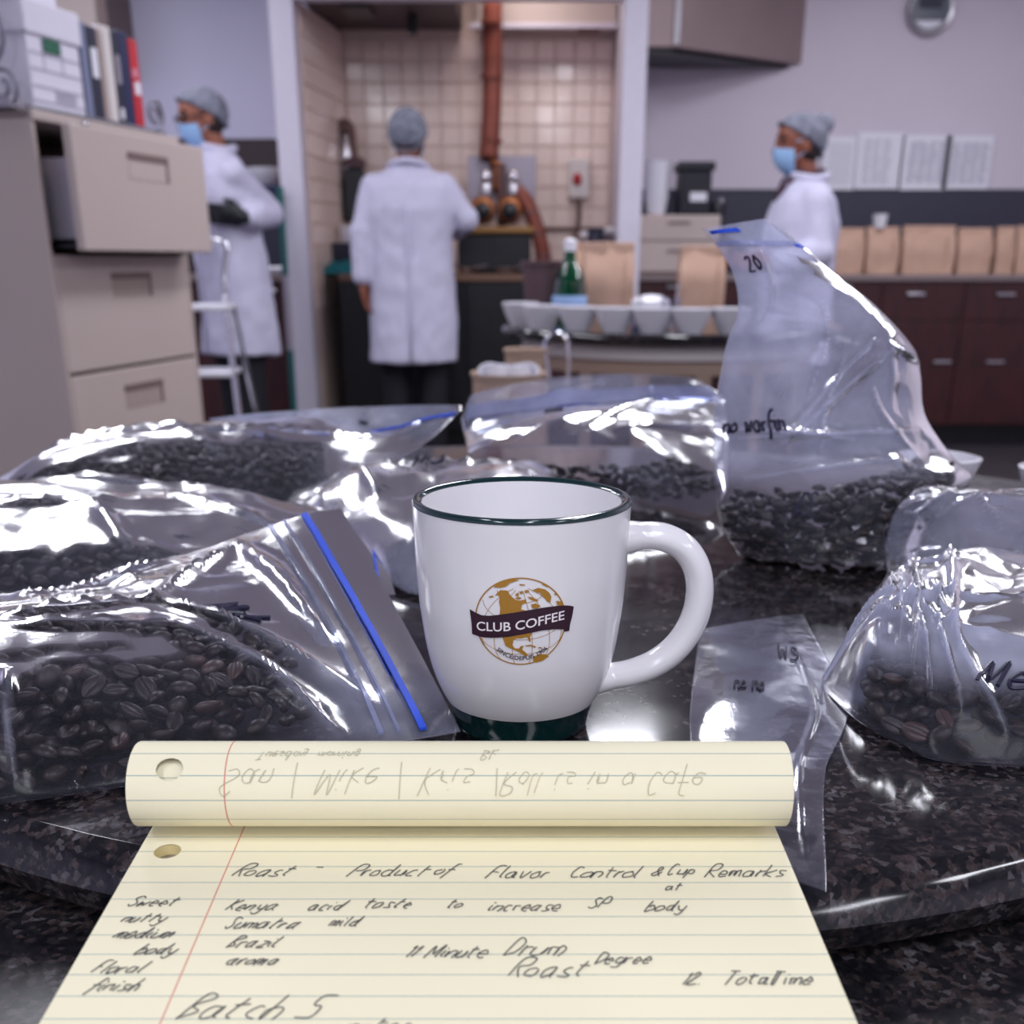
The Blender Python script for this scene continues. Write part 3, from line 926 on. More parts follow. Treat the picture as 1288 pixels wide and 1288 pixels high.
# ------------------------------------------------------------------ left wall counter
lc = counter_unit('left_cabinet_run', -3.55, -1.18, 6.52, WL - 0.003, 0.945, 'dark rosewood base cabinets behind the man with the blue mask', 'wood', 'counter',
                  [(-1.62, -1.19, 0.70, 0.905, (Dp(335, 346, 6.5)[0], 0.86)), (-1.62, -1.19, 0.13, 0.70, None), (-2.1, -1.62, 0.70, 0.905, (-1.86, 0.86)), (-2.1, -1.62, 0.13, 0.70, None)])
bs = thing('brown_backsplash', (-2.3, WL - .01, 0.945), 'dark brown backsplash board behind the left man beside the pillar', 'backsplash')
MB().box((-2.3, WL - 0.009, 1.312), (2.3, 0.014, 0.73)).build('board', 'splash_b', bs, bevel=0.002)
MB().box((-2.3, WL - 0.012, 1.674), (2.3, 0.02, 0.008)).build('edge_strip', 'splash_b', bs)
p = Dp(347, 300, 6.75)
t = thing('brewer', (p[0] - .02, 6.75, 0.945), 'dark counter brewer topped by a white filter bowl beside the left pillar', 'brewer')
MB().box((p[0] - .02, 6.75, 1.155), (0.26, 0.30, 0.42)).build('body', 'splash', t, bevel=0.015)
MB().box((p[0] - .02, 6.58, 0.965), (0.26, 0.08, 0.04)).build('drip_tray', 'steel', t, bevel=0.006)
MB().box((p[0] - .02, 6.74, 1.385), (0.27, 0.30, 0.04)).build('top_plate', 'navy', t, bevel=0.006)
MB().lathe([(0.05, 0), (0.10, 0.06), (0.105, 0.09), (0.095, 0.09), (0.04, 0.01), (0, 0.01)], (p[0] - .02, 6.72, 1.406), 24).build('filter_bowl', 'white', t, smooth='auto')
p = Dp(342, 322, 6.58)
t = thing('steel_tray', (-1.5, 6.62, 0.945), 'flat steel tray on the left counter behind the elbow of the left man', 'tray')
MB().box((-1.66, 6.585, 0.952), (0.20, 0.10, 0.012)).build('plate', 'steel', t, bevel=0.004)
MB().box((-1.66, 6.535, 0.965), (0.20, 0.008, 0.03)).build('rim', 'steel', t, bevel=0.002)

br = thing('broom', (Dp(366, 505, 6.0)[0], 5.98, 0.0), 'broom with grey and teal handle leaning beside the left pillar', 'broom')
pa, pb = Dp(352, 235, 6.0), np.array((Dp(366, 505, 6.0)[0] + .02, 5.96, 0.10))
for u0, u1, mm, nm in ((0, .33, 'teal', 'handle_tip'), (.33, .62, 'greyp', 'handle'), (.62, 1, 'teal', 'socket')):
    MB().tube([pa + (pb - pa) * u0, pa + (pb - pa) * u1], 0.017, 12).build(nm, mm, br, smooth='auto')
MB().box((pb[0], 5.96, 0.085), (0.30, 0.05, 0.05)).build('head', 'teal', br, bevel=0.01)
g = MB()
for i in range(30):
    for j in range(3):
        x = pb[0] - 0.14 + 0.28 * i / 29
        g.tube([(x, 5.945 + 0.015 * j, 0.062), (x * 1.0 + 0.01 * (i / 29 - .5), 5.94 + 0.02 * j, 0.0)], 0.003, 4)
g.build('bristles', 'splash', br, kind='stuff')

wc = thing('tall_beige_cupboard', (-1.9, 6.9, 1.7), 'beige wall cupboard with dark side hung high behind the binders', 'cupboard')
xa, xb = Dp(55, 10, 6.7)[0], Dp(124, 10, 6.7)[0]
MB().box(((xa + xb) / 2 - .05, 6.90, 2.36), (xb - xa + .1, 0.42, 0.80)).build('body', 'beige', wc, bevel=0.004)
MB().box((xb + 0.02, 6.90, 2.36), (0.05, 0.424, 0.80)).build('side_panel', 'beige_d', wc, bevel=0.003)
MB().box(((xa + xb) / 2 - .05, 6.682, 2.36), (xb - xa + .08, 0.018, 0.78)).build('door', 'beige', wc, bevel=0.003)

# ------------------------------------------------------------------ filing cabinet
A = np.array((-1.075, 2.74)); B = np.array((-0.925, 3.36))
fd = (B - A) / np.linalg.norm(B - A)
fn = np.array((fd[1], -fd[0]))                 # outward, towards +x
FL = np.linalg.norm(B - A)
DPH = 0.46
frz = math.atan2(fd[1], fd[0])
CTOP = 1.335
fc = thing('filing_cabinet', (A[0], A[1], 0), 'large beige four drawer lateral filing cabinet with its top drawer pulled out', 'cabinet')


def fpt(u, n, z):
    q = A + fd * u + fn * n
    return (q[0], q[1], z)


def fbox(u0, u1, n0, n1, z0, z1):
    return MB().box(fpt((u0 + u1) / 2, (n0 + n1) / 2, (z0 + z1) / 2), (u1 - u0, n1 - n0, z1 - z0), rz=frz)


fbox(0, FL, -DPH, -DPH + .02, 0.0, CTOP).build('back_panel', 'beige', fc, bevel=0.002)
fbox(0, 0.012, -DPH, 0.0, 0.0, CTOP).build('side_panel', 'beige', fc, bevel=0.003)
fbox(FL - 0.012, FL, -DPH, 0.0, 0.0, CTOP).build('side_panel', 'beige', fc, bevel=0.003)
fbox(0.0, FL, -DPH, 0.006, CTOP - 0.022, CTOP).build('top_panel', 'beige', fc, bevel=0.003)
fbox(0.012, FL - .012, -DPH + .02, -0.01, 0.0, 0.06).build('plinth', 'beige', fc)
zs = [0.065, 0.455, 0.757, 1.035, 1.311]
for k in range(4):
    z0_, z1_ = zs[k], zs[k + 1]
    out = 0.085 if k == 3 else 0.0
    d = fbox(0.014, FL - 0.014, out - 0.022 if k == 3 else -0.02, out, z0_ + 0.004, z1_ - 0.004)
    dr = d.build('drawer', 'beige', fc, bevel=0.004)
    hz = z1_ - 0.075
    um = FL * 0.52
    hw = FL * 0.145
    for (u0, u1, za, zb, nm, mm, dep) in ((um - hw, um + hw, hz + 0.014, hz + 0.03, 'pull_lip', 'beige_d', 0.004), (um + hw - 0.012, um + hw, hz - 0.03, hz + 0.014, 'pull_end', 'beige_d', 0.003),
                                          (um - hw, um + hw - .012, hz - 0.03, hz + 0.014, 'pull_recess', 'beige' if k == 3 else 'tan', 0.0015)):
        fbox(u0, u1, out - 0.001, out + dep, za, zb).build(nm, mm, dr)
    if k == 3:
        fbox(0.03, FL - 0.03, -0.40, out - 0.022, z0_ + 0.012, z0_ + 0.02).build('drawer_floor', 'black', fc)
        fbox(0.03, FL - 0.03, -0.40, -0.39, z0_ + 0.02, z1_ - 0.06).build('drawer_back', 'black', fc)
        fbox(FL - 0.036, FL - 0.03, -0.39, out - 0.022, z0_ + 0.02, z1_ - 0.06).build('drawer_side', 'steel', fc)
    elif k == 2:
        pass
p = fpt(0.05, 0.02, 1.06)
fl = thing('file_folders', fpt(0.1, -0.1, 1.056), 'pale blue card file box standing inside the open top drawer', 'files')
fbox(0.05, 0.32, -0.16, 0.045, 1.065, 1.24).build('box', 'greyp', fl, bevel=0.003)
fbox(0.049, 0.0505, -0.06, -0.04, 1.15, 1.18).build('label', 'navy', fl)
fbox(0.05, 0.28, 0.046, 0.056, 1.075, 1.20).build('folder', 'blue', fl)
MB().ball(fpt(FL * .30, 0.012 + 0.085 * 0, CTOP - 0.012), (0.008, 0.008, 0.008)).build('lock', 'chrome', fc, smooth=True)

# things on top of the cabinet
bx = thing('archive_box', fpt(0.11, -0.14, CTOP), 'white archive carton with green label and printed grid on top of the filing cabinet', 'box')
fbox(0.035, 0.235, -0.30, -0.01, CTOP + 0.001, CTOP + 0.175).build('body', 'boxw', bx, bevel=0.004)
fbox(0.028, 0.242, -0.31, -0.003, CTOP + 0.155, CTOP + 0.225).build('lid', 'boxw', bx, bevel=0.005)
fbox(0.095, 0.155, -0.0095, -0.0068, CTOP + 0.125, CTOP + 0.153).build('label', 'green', bx)
g = MB()
for zz in (0.02, 0.05, 0.085, 0.118):
    q = fbox(0.04, 0.232, -0.0102, -0.0085, CTOP + zz, CTOP + zz + 0.004)
    g.add(q.v, q.f)
for uu in (0.09, 0.16):
    q = fbox(uu, uu + .003, -0.0102, -0.0085, CTOP + .085, CTOP + .15)
    g.add(q.v, q.f)
for k in range(5):
    q = fbox(0.12, 0.20, -0.0102, -0.0085, CTOP + .027 + .005 * k, CTOP + .0295 + .005 * k)
    g.add(q.v, q.f)
g.build('printed_grid', 'print', bx, kind='stuff')
b2 = thing('upper_carton', fpt(0.11, -0.16, CTOP + 0.226), 'plain white carton stacked on top of the archive carton', 'box')
fbox(0.02, 0.20, -0.30, -0.03, CTOP + 0.226, CTOP + 0.42).build('body', 'boxw', b2, bevel=0.004)
fbox(0.10, 0.104, -0.31, -0.025, CTOP + 0.415, CTOP + 0.422).build('tape', 'cream', b2)

rk = thing('scroll_rack', fpt(0.3, -0.1, CTOP), 'grey wrought iron book rack with scroll ends on the filing cabinet', 'rack')


def spiral(u, n, zc_, r0, r1, turns, start, along):
    pts = []
    for q in np.linspace(0, 1, 40):
        a = start + turns * 2 * math.pi * q
        r = r0 + (r1 - r0) * q
        pts.append(fpt(u + (r * math.cos(a) if along else 0), n + (0 if along else r * math.cos(a)), zc_ + r * math.sin(a)))
    return pts


MB().tube(spiral(-0.01, -0.055, CTOP + 0.045, 0.042, 0.012, 1.4, -1.2, False), 0.0045, 8).build('scroll', 'iron', rk, smooth='auto')
MB().tube(spiral(-0.012, -0.10, CTOP + 0.155, 0.075, 0.03, 1.1, -1.0, False), 0.0045, 8).build('scroll', 'iron', rk, smooth='auto')
MB().tube(spiral(FL - 0.10, 0.0, CTOP + 0.047, 0.042, 0.012, 1.5, -1.6, True), 0.005, 8).build('scroll', 'iron', rk, smooth='auto')
fbox(-0.02, 0.02, -0.17, -0.03, CTOP + 0.001, CTOP + 0.022).build('foot', 'greyp', rk, bevel=0.003)
MB().tube([fpt(0.0, -0.004, CTOP + 0.006), fpt(FL - 0.05, -0.003, CTOP + 0.006)], 0.004, 8).build('rail', 'iron', rk, smooth='auto')


def binder(u0, u1, h, m, lab, label_m=None, lz=(0.1, 0.16), extra=None, cat='binder', name='ring_binder', n1=-0.012):
    t = thing(name, fpt((u0 + u1) / 2, -0.1, CTOP), lab, cat, 'binders on the filing cabinet')
    fbox(u0 + .001, u1 - .001, -0.20, n1, CTOP + 0.0115, CTOP + h).build('cover', m, t, bevel=0.003)
    fbox(u0 + .004, u1 - .004, -0.198, n1 - 0.01, CTOP + h - 0.002, CTOP + h + 0.001).build('pages', 'label', t)
    if label_m:
        w_ = (u1 - u0) * 0.28
        um = (u0 + u1) / 2
        fbox(um - w_, um + w_, n1 - .001, n1 + 0.002, CTOP + lz[0], CTOP + lz[1]).build('spine_label', label_m, t)
    if extra:
        fbox(*extra[0], n1 - .001, n1 + 0.0025, CTOP + extra[1], CTOP + extra[2]).build('sticker', extra[3], t)
    return t


uu = [0.247, 0.277, 0.322, 0.345, 0.385, 0.418, 0.462, 0.505]
binder(uu[0], uu[1], 0.215, 'greyblue', 'thin grey blue folder standing next to the archive carton', None, cat='folder', name='document_folder')
binder(uu[1], uu[2], 0.212, 'dnavy', 'dark navy binder with a white spine label left of the cream binder', 'label', (0.10, 0.165))
binder(uu[2], uu[3], 0.210, 'tan', 'thin tan folder squeezed between navy and cream binders', None, cat='folder', name='document_folder')
binder(uu[3], uu[4], 0.222, 'cream', 'cream white binder in the middle of the binder row')
binder(uu[4], uu[5], 0.218, 'dnavy', 'dark navy binder with small labels right of the cream binder', 'greyp', (0.10, 0.165), ((uu[4] + .008, uu[5] - .012), 0.02, 0.045, 'label'))
binder(uu[5], uu[6], 0.222, 'navy', 'plain royal navy binder beside the red binder')
binder(uu[6], uu[7], 0.212, 'red', 'red binder with white and pink stickers at the end of the row', 'label', (0.085, 0.115), ((uu[6] + .006, uu[7] - .02), 0.125, 0.145, 'pink'))

# ------------------------------------------------------------------ step stool
ss = thing('step_stool', (-1.2, 4.5, 0), 'folding step stool with chrome frame and white treads behind the filing cabinet', 'stool')
zt_ = Dp(275, 303, 4.45)[2]
xr, xl = Dp(284, 303, 4.45)[0], Dp(284, 303, 4.45)[0] - 0.36
fr = [Dp(292, 515, 4.42)]
front_b = np.array((xr + 0.06, 4.32, 0.012))
for sx, xx in ((1, xr), (-1, xl)):
    off = xx - xr
    MB().tube(catmull([(xx + 0.05, 4.30, 0.005), (xx + 0.015, 4.36, 0.45), (xx - 0.01, 4.40, 0.85), (xx - 0.012, 4.43, 0.98), (xx, 4.45, zt_ - 0.03), (xx - 0.02, 4.455, zt_), (xx - 0.10 * sx - 0.01, 4.455, zt_)] if sx > 0 else
                      [(xx + 0.05, 4.30, 0.005), (xx + 0.015, 4.36, 0.45), (xx - 0.01, 4.40, 0.85), (xx - 0.012, 4.43, 0.98), (xx, 4.45, zt_ - 0.03), (xx + 0.02, 4.455, zt_), (xx + 0.30, 4.455, zt_)], 8), 0.0125, 10).build('leg', 'chrome', ss, smooth='auto')
    MB().tube([(xx, 4.46, 0.86), (xx + 0.04, 4.80, 0.005)], 0.0125, 10).build('leg', 'chrome', ss, smooth='auto')
for zz, yy in ((Dp(250, 386, 4.42)[2], 4.43), (Dp(270, 468, 4.38)[2], 4.38), (0.22, 4.33)):
    MB().box(((xl + xr) / 2, yy, zz), (xr - xl + 0.02, 0.20, 0.022)).build('tread', 'white', ss, bevel=0.006)


# ------------------------------------------------------------------ cupping tables
def round_table(name, cx, cy, R, z, label, ring=None, drum=True):
    t = thing(name, (cx, cy, 0), label, 'table')
    th = 0.029
    MB().lathe([(0, z - th), (R - 0.012, z - th), (R - 0.004, z - th + 0.004), (R, z - th / 2), (R - 0.004, z - 0.004), (R - 0.010, z), (R - 0.0104, z), (R - 0.0110, z), (R * .5, z), (0, z)], (cx, cy, 0), 128).build('top', 'granite', t, smooth='auto')
    if ring:
        zr = z - th - 0.004
        MB().lathe([(0, zr - 0.03), (ring - 0.008, zr - 0.03), (ring, zr - 0.015), (ring - 0.008, zr), (ring - 0.009, zr), (ring - 0.010, zr), (0, zr)], (cx, cy, 0), 128).build('lower_ring', 'granite_w', t, smooth='auto')
        MB().lathe([(0.12, zr - 0.002), (0.12, z - th + .002)], (cx, cy, 0), 32).build('bearing', 'steel', t)
        zb = zr - 0.03
    else:
        zb = z - th
    if drum:
        MB().lathe([(0.0, 0.0), (R * 0.55, 0.0), (R * 0.55, 0.04), (R * 0.2, 0.06), (R * 0.18, zb - 0.05), (R * 0.6, zb), (0, zb)], (cx, cy, 0), 48).build('pedestal', 'beige', t, smooth='auto')
    return t


DCX, DCY, DR = 0.02, 0.722, 0.437
mt = round_table('cupping_table', DCX, DCY, DR, TZ, 'round black granite cupping table with raised turntable in the foreground', ring=0.66)

ICX, ICY, IR, IZ = 0.47, 3.45, 0.50, 0.84
it = round_table('island_table', ICX, ICY, IR, IZ, 'second round granite cupping table with white bowls behind the coffee bags', drum=False)
MB().lathe([(0, 0), (0.42, 0), (0.42, IZ - 0.032), (0, IZ - 0.032)], (ICX, ICY, 0), 64).build('drum', 'tanpail', it, smooth='auto')
MB().lathe([(0.43, IZ - 0.075), (0.44, IZ - 0.07), (0.44, IZ - 0.037), (0.42, IZ - 0.034)], (ICX, ICY, 0), 64).build('rail', 'cream', it, smooth='auto')
for k in range(16):
    if k % 2:
        a = math.pi * (1 + k / 16) + 0.1
        R_ = Matrix.Rotation(a + math.pi / 2, 3, 'Z')
        MB().box((ICX + 0.422 * math.cos(a), ICY + 0.422 * math.sin(a), 0.42), (0.12, 0.012, 0.62), R=R_).build('panel', 'wood', it, bevel=0.003)


def bowl_profile(r, h):
    return [(0, 0.0), (r * .55, 0.0), (r * .58, 0.006), (r * .80, h * .45), (r, h), (r - .004, h + .001), (r * .76, h * .48), (r * .5, 0.008), (0, 0.008)]


def bowl(x, y, z, r, h, label, group):
    t = thing('white_bowl', (x, y, z), label, 'bowl', group)
    MB().lathe(bowl_profile(r, h), (x, y, z), 36).build('bowl', 'white', t, smooth='auto')
    MB().lathe([(0, 0), (r * .74, 0), (r * .74, 0.001), (0, 0.001)], (x, y, z + h * .42), 30).build('coffee', 'bean_b', t)
    return t


blab = ['white cupping bowl at the left tip of the row, farthest back', 'white cupping bowl second from the left in the row', 'white cupping bowl below the green bottle', 'white cupping bowl below the left kraft bag', 'white cupping bowl in front of the blue tub', 'white cupping bowl left of the clear bag top, under the right kraft bag', 'white cupping bowl at the right end of the row touching the tall bag']
for k, (px, py, D_) in enumerate(((655, 399, 3.42), (681, 411, 3.22), (727, 413, 3.13), (773, 415, 3.07), (820, 416, 3.03), (868, 417, 3.01), (918, 416, 3.03))):
    p = Dp(px, py, D_)
    bowl(p[0], D_, IZ, 0.056, 0.062, blab[k], 'cupping bowls on the far table')

# things on the island
kraft_bag(Dp(764, 380, 3.75)[0], 3.75, IZ, 0.165, 0.10, 0.225, 'upright kraft paper bag right of the green bottle on the far table', 'kraft bags on the far table', 91)
kraft_bag(Dp(742, 380, 3.86)[0], 3.87, IZ, 0.15, 0.09, 0.225, 'kraft paper bag half hidden behind the bag next to the green bottle', 'kraft bags on the far table', 92)
kraft_bag(Dp(880, 380, 3.7)[0], 3.7, IZ, 0.145, 0.10, 0.215, 'upright kraft paper bag beside the tall clear coffee bag on the far table', 'kraft bags on the far table', 93)
p = Dp(716, 385, 3.6)
t = thing('green_bottle', (p[0], 3.6, IZ), 'squat green bottle with pale label on the far table', 'bottle')
MB().lathe([(0, 0), (0.05, 0), (0.053, 0.01), (0.053, 0.10), (0.044, 0.14), (0.024, 0.17), (0.018, 0.19), (0.018, 0.21), (0, 0.21)], (p[0], 3.6, IZ), 28).build('body', 'gbottle', t, smooth='auto')
MB().lathe([(0.0535, 0.02), (0.0545, 0.022), (0.0545, 0.075), (0.0535, 0.077)], (p[0], 3.6, IZ), 28).build('label', 'blue', t, smooth='auto')
MB().lathe([(0, 0), (0.02, 0), (0.02, 0.03), (0.012, 0.035), (0, 0.035)], (p[0], 3.6, IZ + 0.205), 20).build('cap', 'white', t, smooth='auto')
p = Dp(681, 385, 3.68)
t = thing('brown_tub', (p[0], 3.68, IZ), 'plain brown tapered tub at the back left of the far table', 'tub')
MB().lathe([(0, 0), (0.048, 0), (0.062, 0.165), (0.068, 0.167), (0.068, 0.178), (0.058, 0.175), (0.044, 0.008), (0, 0.008)], (p[0], 3.68, IZ), 28).build('body', 'brown', t, smooth='auto')
p = Dp(818, 388, 3.5)
t = thing('blue_tub', (p[0], 3.5, IZ), 'low dark blue tub with white lid between the kraft bags', 'tub')
MB().lathe([(0, 0), (0.05, 0), (0.056, 0.04), (0, 0.04)], (p[0], 3.5, IZ), 28).build('body', 'dblue', t, smooth='auto')
MB().lathe([(0.056, 0.04), (0.060, 0.045), (0.058, 0.065), (0.03, 0.08), (0, 0.083)], (p[0], 3.5, IZ), 28).build('lid', 'white', t, smooth='auto')
for k, (px, D_) in enumerate(((843, 3.19), (796, 3.20))):
    p = Dp(px, 390, D_)
    t = thing('glass_tumbler', (p[0], D_, IZ), ('clear glass tumbler between the bowls left of the right kraft bag', 'clear glass tumbler between the bowls below the left kraft bag')[k], 'glass')
    hh = 0.085 if k == 0 else 0.05
    MB().lathe([(0, 0), (0.022, 0), (0.028, hh), (0.026, hh), (0.02, 0.006), (0, 0.006)], (p[0], D_ - .02, IZ), 22).build('wall', 'glass', t, smooth='auto')
    MB().tube([(p[0], D_ - .02, IZ + .008), (p[0] + 0.02, D_ - .02, IZ + hh + .04)], 0.003, 6).build('spoon_handle', 'steel', t, smooth='auto')

# spittoons
for k, (px, pyr, D_, r, lab) in enumerate(((640, 474, 2.55, 0.082, 'tall tan spittoon can filled with white cups in front of the far table'), (662, 444, 2.80, 0.052, 'narrow tan can with chrome loop under the edge of the far table'))):
    p = Dp(px, pyr, D_)
    t = thing('spittoon_can', (p[0], D_, 0), lab, 'can')
    MB().lathe([(0, 0.0), (r * .72, 0.0), (r * .74, 0.02), (r, p[2]), (r + .004, p[2] + .002), (r + .004, p[2] + .010), (r - .004, p[2] + .008), (r * .8, p[2] - .25), (0, p[2] - .25)], (p[0], D_, 0), 32).build('body', 'tanpail', t, smooth='auto')
    if k == 0:
        for q in range(6):
            a = q * 1.05
            c = (p[0] + 0.042 * math.cos(a), D_ + 0.042 * math.sin(a), p[2] - 0.005)
            R_ = Euler((0.6 * math.cos(a * 2), 0.5 * math.sin(a * 3), 0)).to_matrix()
            cup = MB().lathe([(0, -0.03), (0.020, -0.03), (0.027, 0.025), (0.025, 0.025), (0.018, -0.024), (0, -0.024)], c, 16, R=R_)
            cup.build('discarded_cup', 'white', t, smooth='auto')
    else:
        MB().tube(catmull([(p[0] + 0.055, D_ - .02, p[2] - 0.06), (p[0] + 0.045, D_ - .02, p[2] + 0.02), (p[0] + 0.07, D_ - .02, p[2] + 0.045), (p[0] + 0.10, D_ - .02, p[2] + 0.02), (p[0] + 0.10, D_ - .02, p[2] - 0.12)], 8), 0.006, 8).build('loop', 'chrome', t, smooth='auto')

# bowls at the far right of the near table
for k, (px, py) in enumerate(((1170, 632), (1332, 650))):
    p = T(px, py, TZ)
    bowl(p[0], p[1], TZ + 0.0005, 0.034, 0.036, ('small white bowl on the near table behind the tall coffee bag', 'small white bowl cut by the right edge of the photo on the near table')[k], 'bowls on the near table')

# ------------------------------------------------------------------ people
from mathutils import noise as mnoise


def voxel(name, mb, size, m, parent, iters=4, disp=None, label=None):
    me = mb.mesh(name + '_src', fix=False)
    tmp = bpy.data.objects.new('tmp', me)
    COL.objects.link(tmp)
    r = tmp.modifiers.new('r', 'REMESH')
    r.mode = 'VOXEL'
    r.voxel_size = size
    sm = tmp.modifiers.new('s', 'SMOOTH')
    sm.factor = 0.5
    sm.iterations = iters
    dg = bpy.context.evaluated_depsgraph_get()
    out = bpy.data.meshes.new_from_object(tmp.evaluated_get(dg))
    out.name = name
    bpy.data.objects.remove(tmp)
    bpy.data.meshes.remove(me)
    if disp:
        co = np.empty(len(out.vertices) * 3)
        no = np.empty(len(out.vertices) * 3)
        out.vertices.foreach_get('co', co)
        out.vertices.foreach_get('normal', no)
        co, no = co.reshape(-1, 3), no.reshape(-1, 3)
        d = np.array([disp(p) for p in co])
        out.vertices.foreach_set('co', (co + no * d[:, None]).ravel())
    out.materials.clear()
    out.update()
    return link(name, out, m, parent, True, None, label)


def frame(fwd, up=(0, 0, 1)):
    f = Vector(fwd).normalized()
    r = f.cross(Vector(up)).normalized()
    u = r.cross(f)
    return r, f, u, Matrix((r, f, u)).transposed()


def hand(mb, w, d, ts, pn, curl=0.5, s=1.0):
    """palm, four bent fingers of their own lengths and a thumb from the side of the palm"""
    d, ts, pn = Vector(d).normalized(), Vector(ts).normalized(), Vector(pn).normalized()
    w = Vector(w)
    R = Matrix((ts, d, pn)).transposed()
    mb.capsule(w - d * .03, .026 * s, w + d * .02 * s, .027 * s)
    mb.ball(w + d * .05 * s, (.040 * s, .052 * s, .017 * s), R=R)
    for k, (o, L) in enumerate(((.030, .072), (.010, .080), (-.010, .075), (-.029, .060))):
        p = w + d * .088 * s + ts * o * s
        q = p + (d * math.cos(curl * .5) + pn * math.sin(curl * .5) + ts * o * 1.6).normalized() * L * .5 * s
        e = q + (d * math.cos(curl * 1.5) + pn * math.sin(curl * 1.5)).normalized() * L * .5 * s
        mb.capsule(p - d * .02, .0095 * s, q, .0088 * s, n=8, k=3)
        mb.capsule(q, .0088 * s, e, .0075 * s, n=8, k=3)
    p = w + d * .022 * s + ts * .026 * s
    q = p + (d * .7 + ts * .75 + pn * .2).normalized() * .038 * s
    mb.capsule(p, .013 * s, q, .0105 * s, n=8, k=3)
    mb.capsule(q, .0105 * s, q + (d * .95 + ts * .15 + pn * .3).normalized() * .030 * s, .0088 * s, n=8, k=3)


def person(loc, rz, h, label, hf, hoff, arms, hem, skin, build=1.0, bun=False, gloved=(), legs=((-.095, 0), (.095, 0)), seed=0, lean=(0, 0), cap_back=False, glasses=False):
    t = thing('person', loc, label, 'person', None, rz)
    k = h / 1.73
    Ri = Matrix.Rotation(-rz, 3, 'Z')

    def L(p):                                          # world -> person frame
        return Ri @ (Vector(map(float, p)) - Vector(map(float, loc)))
    sx, sy = lean
    r, f, u, HR = frame(hf)
    hc = Vector((sx * 1.15 + hoff[0], sy * 1.15 + hoff[1], 1.605 * k + hoff[2]))
    mb = MB()
    mb.ball(hc + u * .022, (.074, .094, .094), R=HR)
    mb.ball(hc + f * .02 - u * .030, (.062, .078, .085), R=HR)
    mb.ball(hc + f * .042 - u * .082, (.042, .044, .030), R=HR)
    mb.capsule(hc + f * .092 + u * .006, .008, hc + f * .108 - u * .028, .013, n=10)
    mb.capsule(hc + f * .082 - u * .058 - r * .016, .008, hc + f * .082 - u * .058 + r * .016, .008, n=8)
    for q in (-1, 1):
        mb.ball(hc + r * q * .074 - f * .008 - u * .014, (.011, .022, .032), R=HR)
    nb = Vector((sx, sy - .01, 1.42 * k))
    mb.capsule(nb, .060, hc - u * .070 - f * .018, .055)
    z = lambda v: v * k
    mb.loft([((sx * .2, sy * .2, z(.86)), .15, .105), ((sx * .3, sy * .3, z(.98)), .158 * build, .11), ((sx * .6, sy * .6, z(1.10)), .145 * build, .10), ((sx * .85, sy * .85, z(1.27)), .165 * build, .115), ((sx, sy, z(1.38)), .16 * build, .095), ((sx, sy, z(1.44)), .09, .07)])
    sh = []
    slv = MB()
    coat_hands = []
    for q, (el, wr, hd_d, ts, pn, curl) in zip((-1, 1), arms):
        s0 = Vector((sx + q * .178 * build, sy, z(1.385)))
        el, wr = L(el), L(wr)
        d = Vector((Ri @ Vector(hd_d)))
        ts, pn = Ri @ Vector(ts), Ri @ Vector(pn)
        mb.capsule(s0 - Vector((q * .02, 0, .034)), .048, el, .038)
        mb.capsule(el, .040, wr, .029)
        hand(mb, wr + d.normalized() * .02, d, ts, pn, curl)
        slv.capsule(s0 - Vector((q * .025, 0, .034)), .070, el, .060)
        slv.capsule(el, .064, wr - (wr - el).normalized() * .015, .050)
        coat_hands.append((wr, d, ts, pn, curl))
    for q, (lx, ly) in zip((-1, 1), legs):
        mb.capsule((q * .09, 0, z(.90)), .085, (lx, ly * .5 + .01, z(.48)), .056)
        mb.capsule((lx, ly * .5 + .01, z(.48)), .054, (lx, ly, .09), .040)
        mb.capsule((lx, ly - .03, .045), .036, (lx, ly + .14, .035), .028)
    voxel('body', mb, .0065, skin, t, 3)
    # trousers and shoes
    tr = MB()
    tr.loft([((sx * .2, sy * .2, z(.82)), .165, .12), ((sx * .2, sy * .2, z(1.02)), .17, .12)])
    for q, (lx, ly) in zip((-1, 1), legs):
        tr.capsule((q * .09, 0, z(.88)), .100, (lx, ly * .5 + .01, z(.48)), .076)
        tr.capsule((lx, ly * .5 + .01, z(.48)), .076, (lx, ly, .13), .066)
        s = MB()
        s.ball((lx, ly - .02, .055), (.046, .07, .055)).capsule((lx, ly - .03, .047), .047, (lx, ly + .13, .043), .043)
        s.box((lx, ly + .05, .008), (.085, .25, .016))
        voxel('shoe', s, .009, 'shoe', t, 2)
    voxel('trousers', tr, .013, 'trousers', t, 3)
    # coat
    ct = MB()
    zh = hem
    zm = (hem + z(1.05)) / 2
    b = build
    ct.loft([((0, 0, zh), .205 * b, .165), ((0, 0, zm), .198 * b, .155), ((sx * .3, sy * .3, z(1.0)), .192 * b, .15), ((sx * .5, sy * .5, z(1.10)), .188 * b, .143), ((sx * .85, sy * .85, z(1.26)), .205 * b, .148),
             ((sx, sy, z(1.36)), .190 * b, .125), ((sx, sy, z(1.42)), .130 * b, .095), ((sx, sy, z(1.458)), .085, .078)], power=2.3)
    o = len(ct.v)
    ct.add(slv.v, slv.f)

    def dsp(p):
        a = mnoise.noise(Vector((p[0] * 9 + seed, p[1] * 9, p[2] * 3.2)))
        c = mnoise.noise(Vector((p[0] * 20, p[1] * 20 + seed, p[2] * 14)))
        low = min(max((z(1.1) - p[2]) / .5, 0), 1)
        return .010 * a * (0.5 + low) + .005 * c
    coat = voxel('lab_coat', ct, .011, 'coat', t, 4, dsp)
    # collar, back vent or front placket, pocket
    cl = MB()
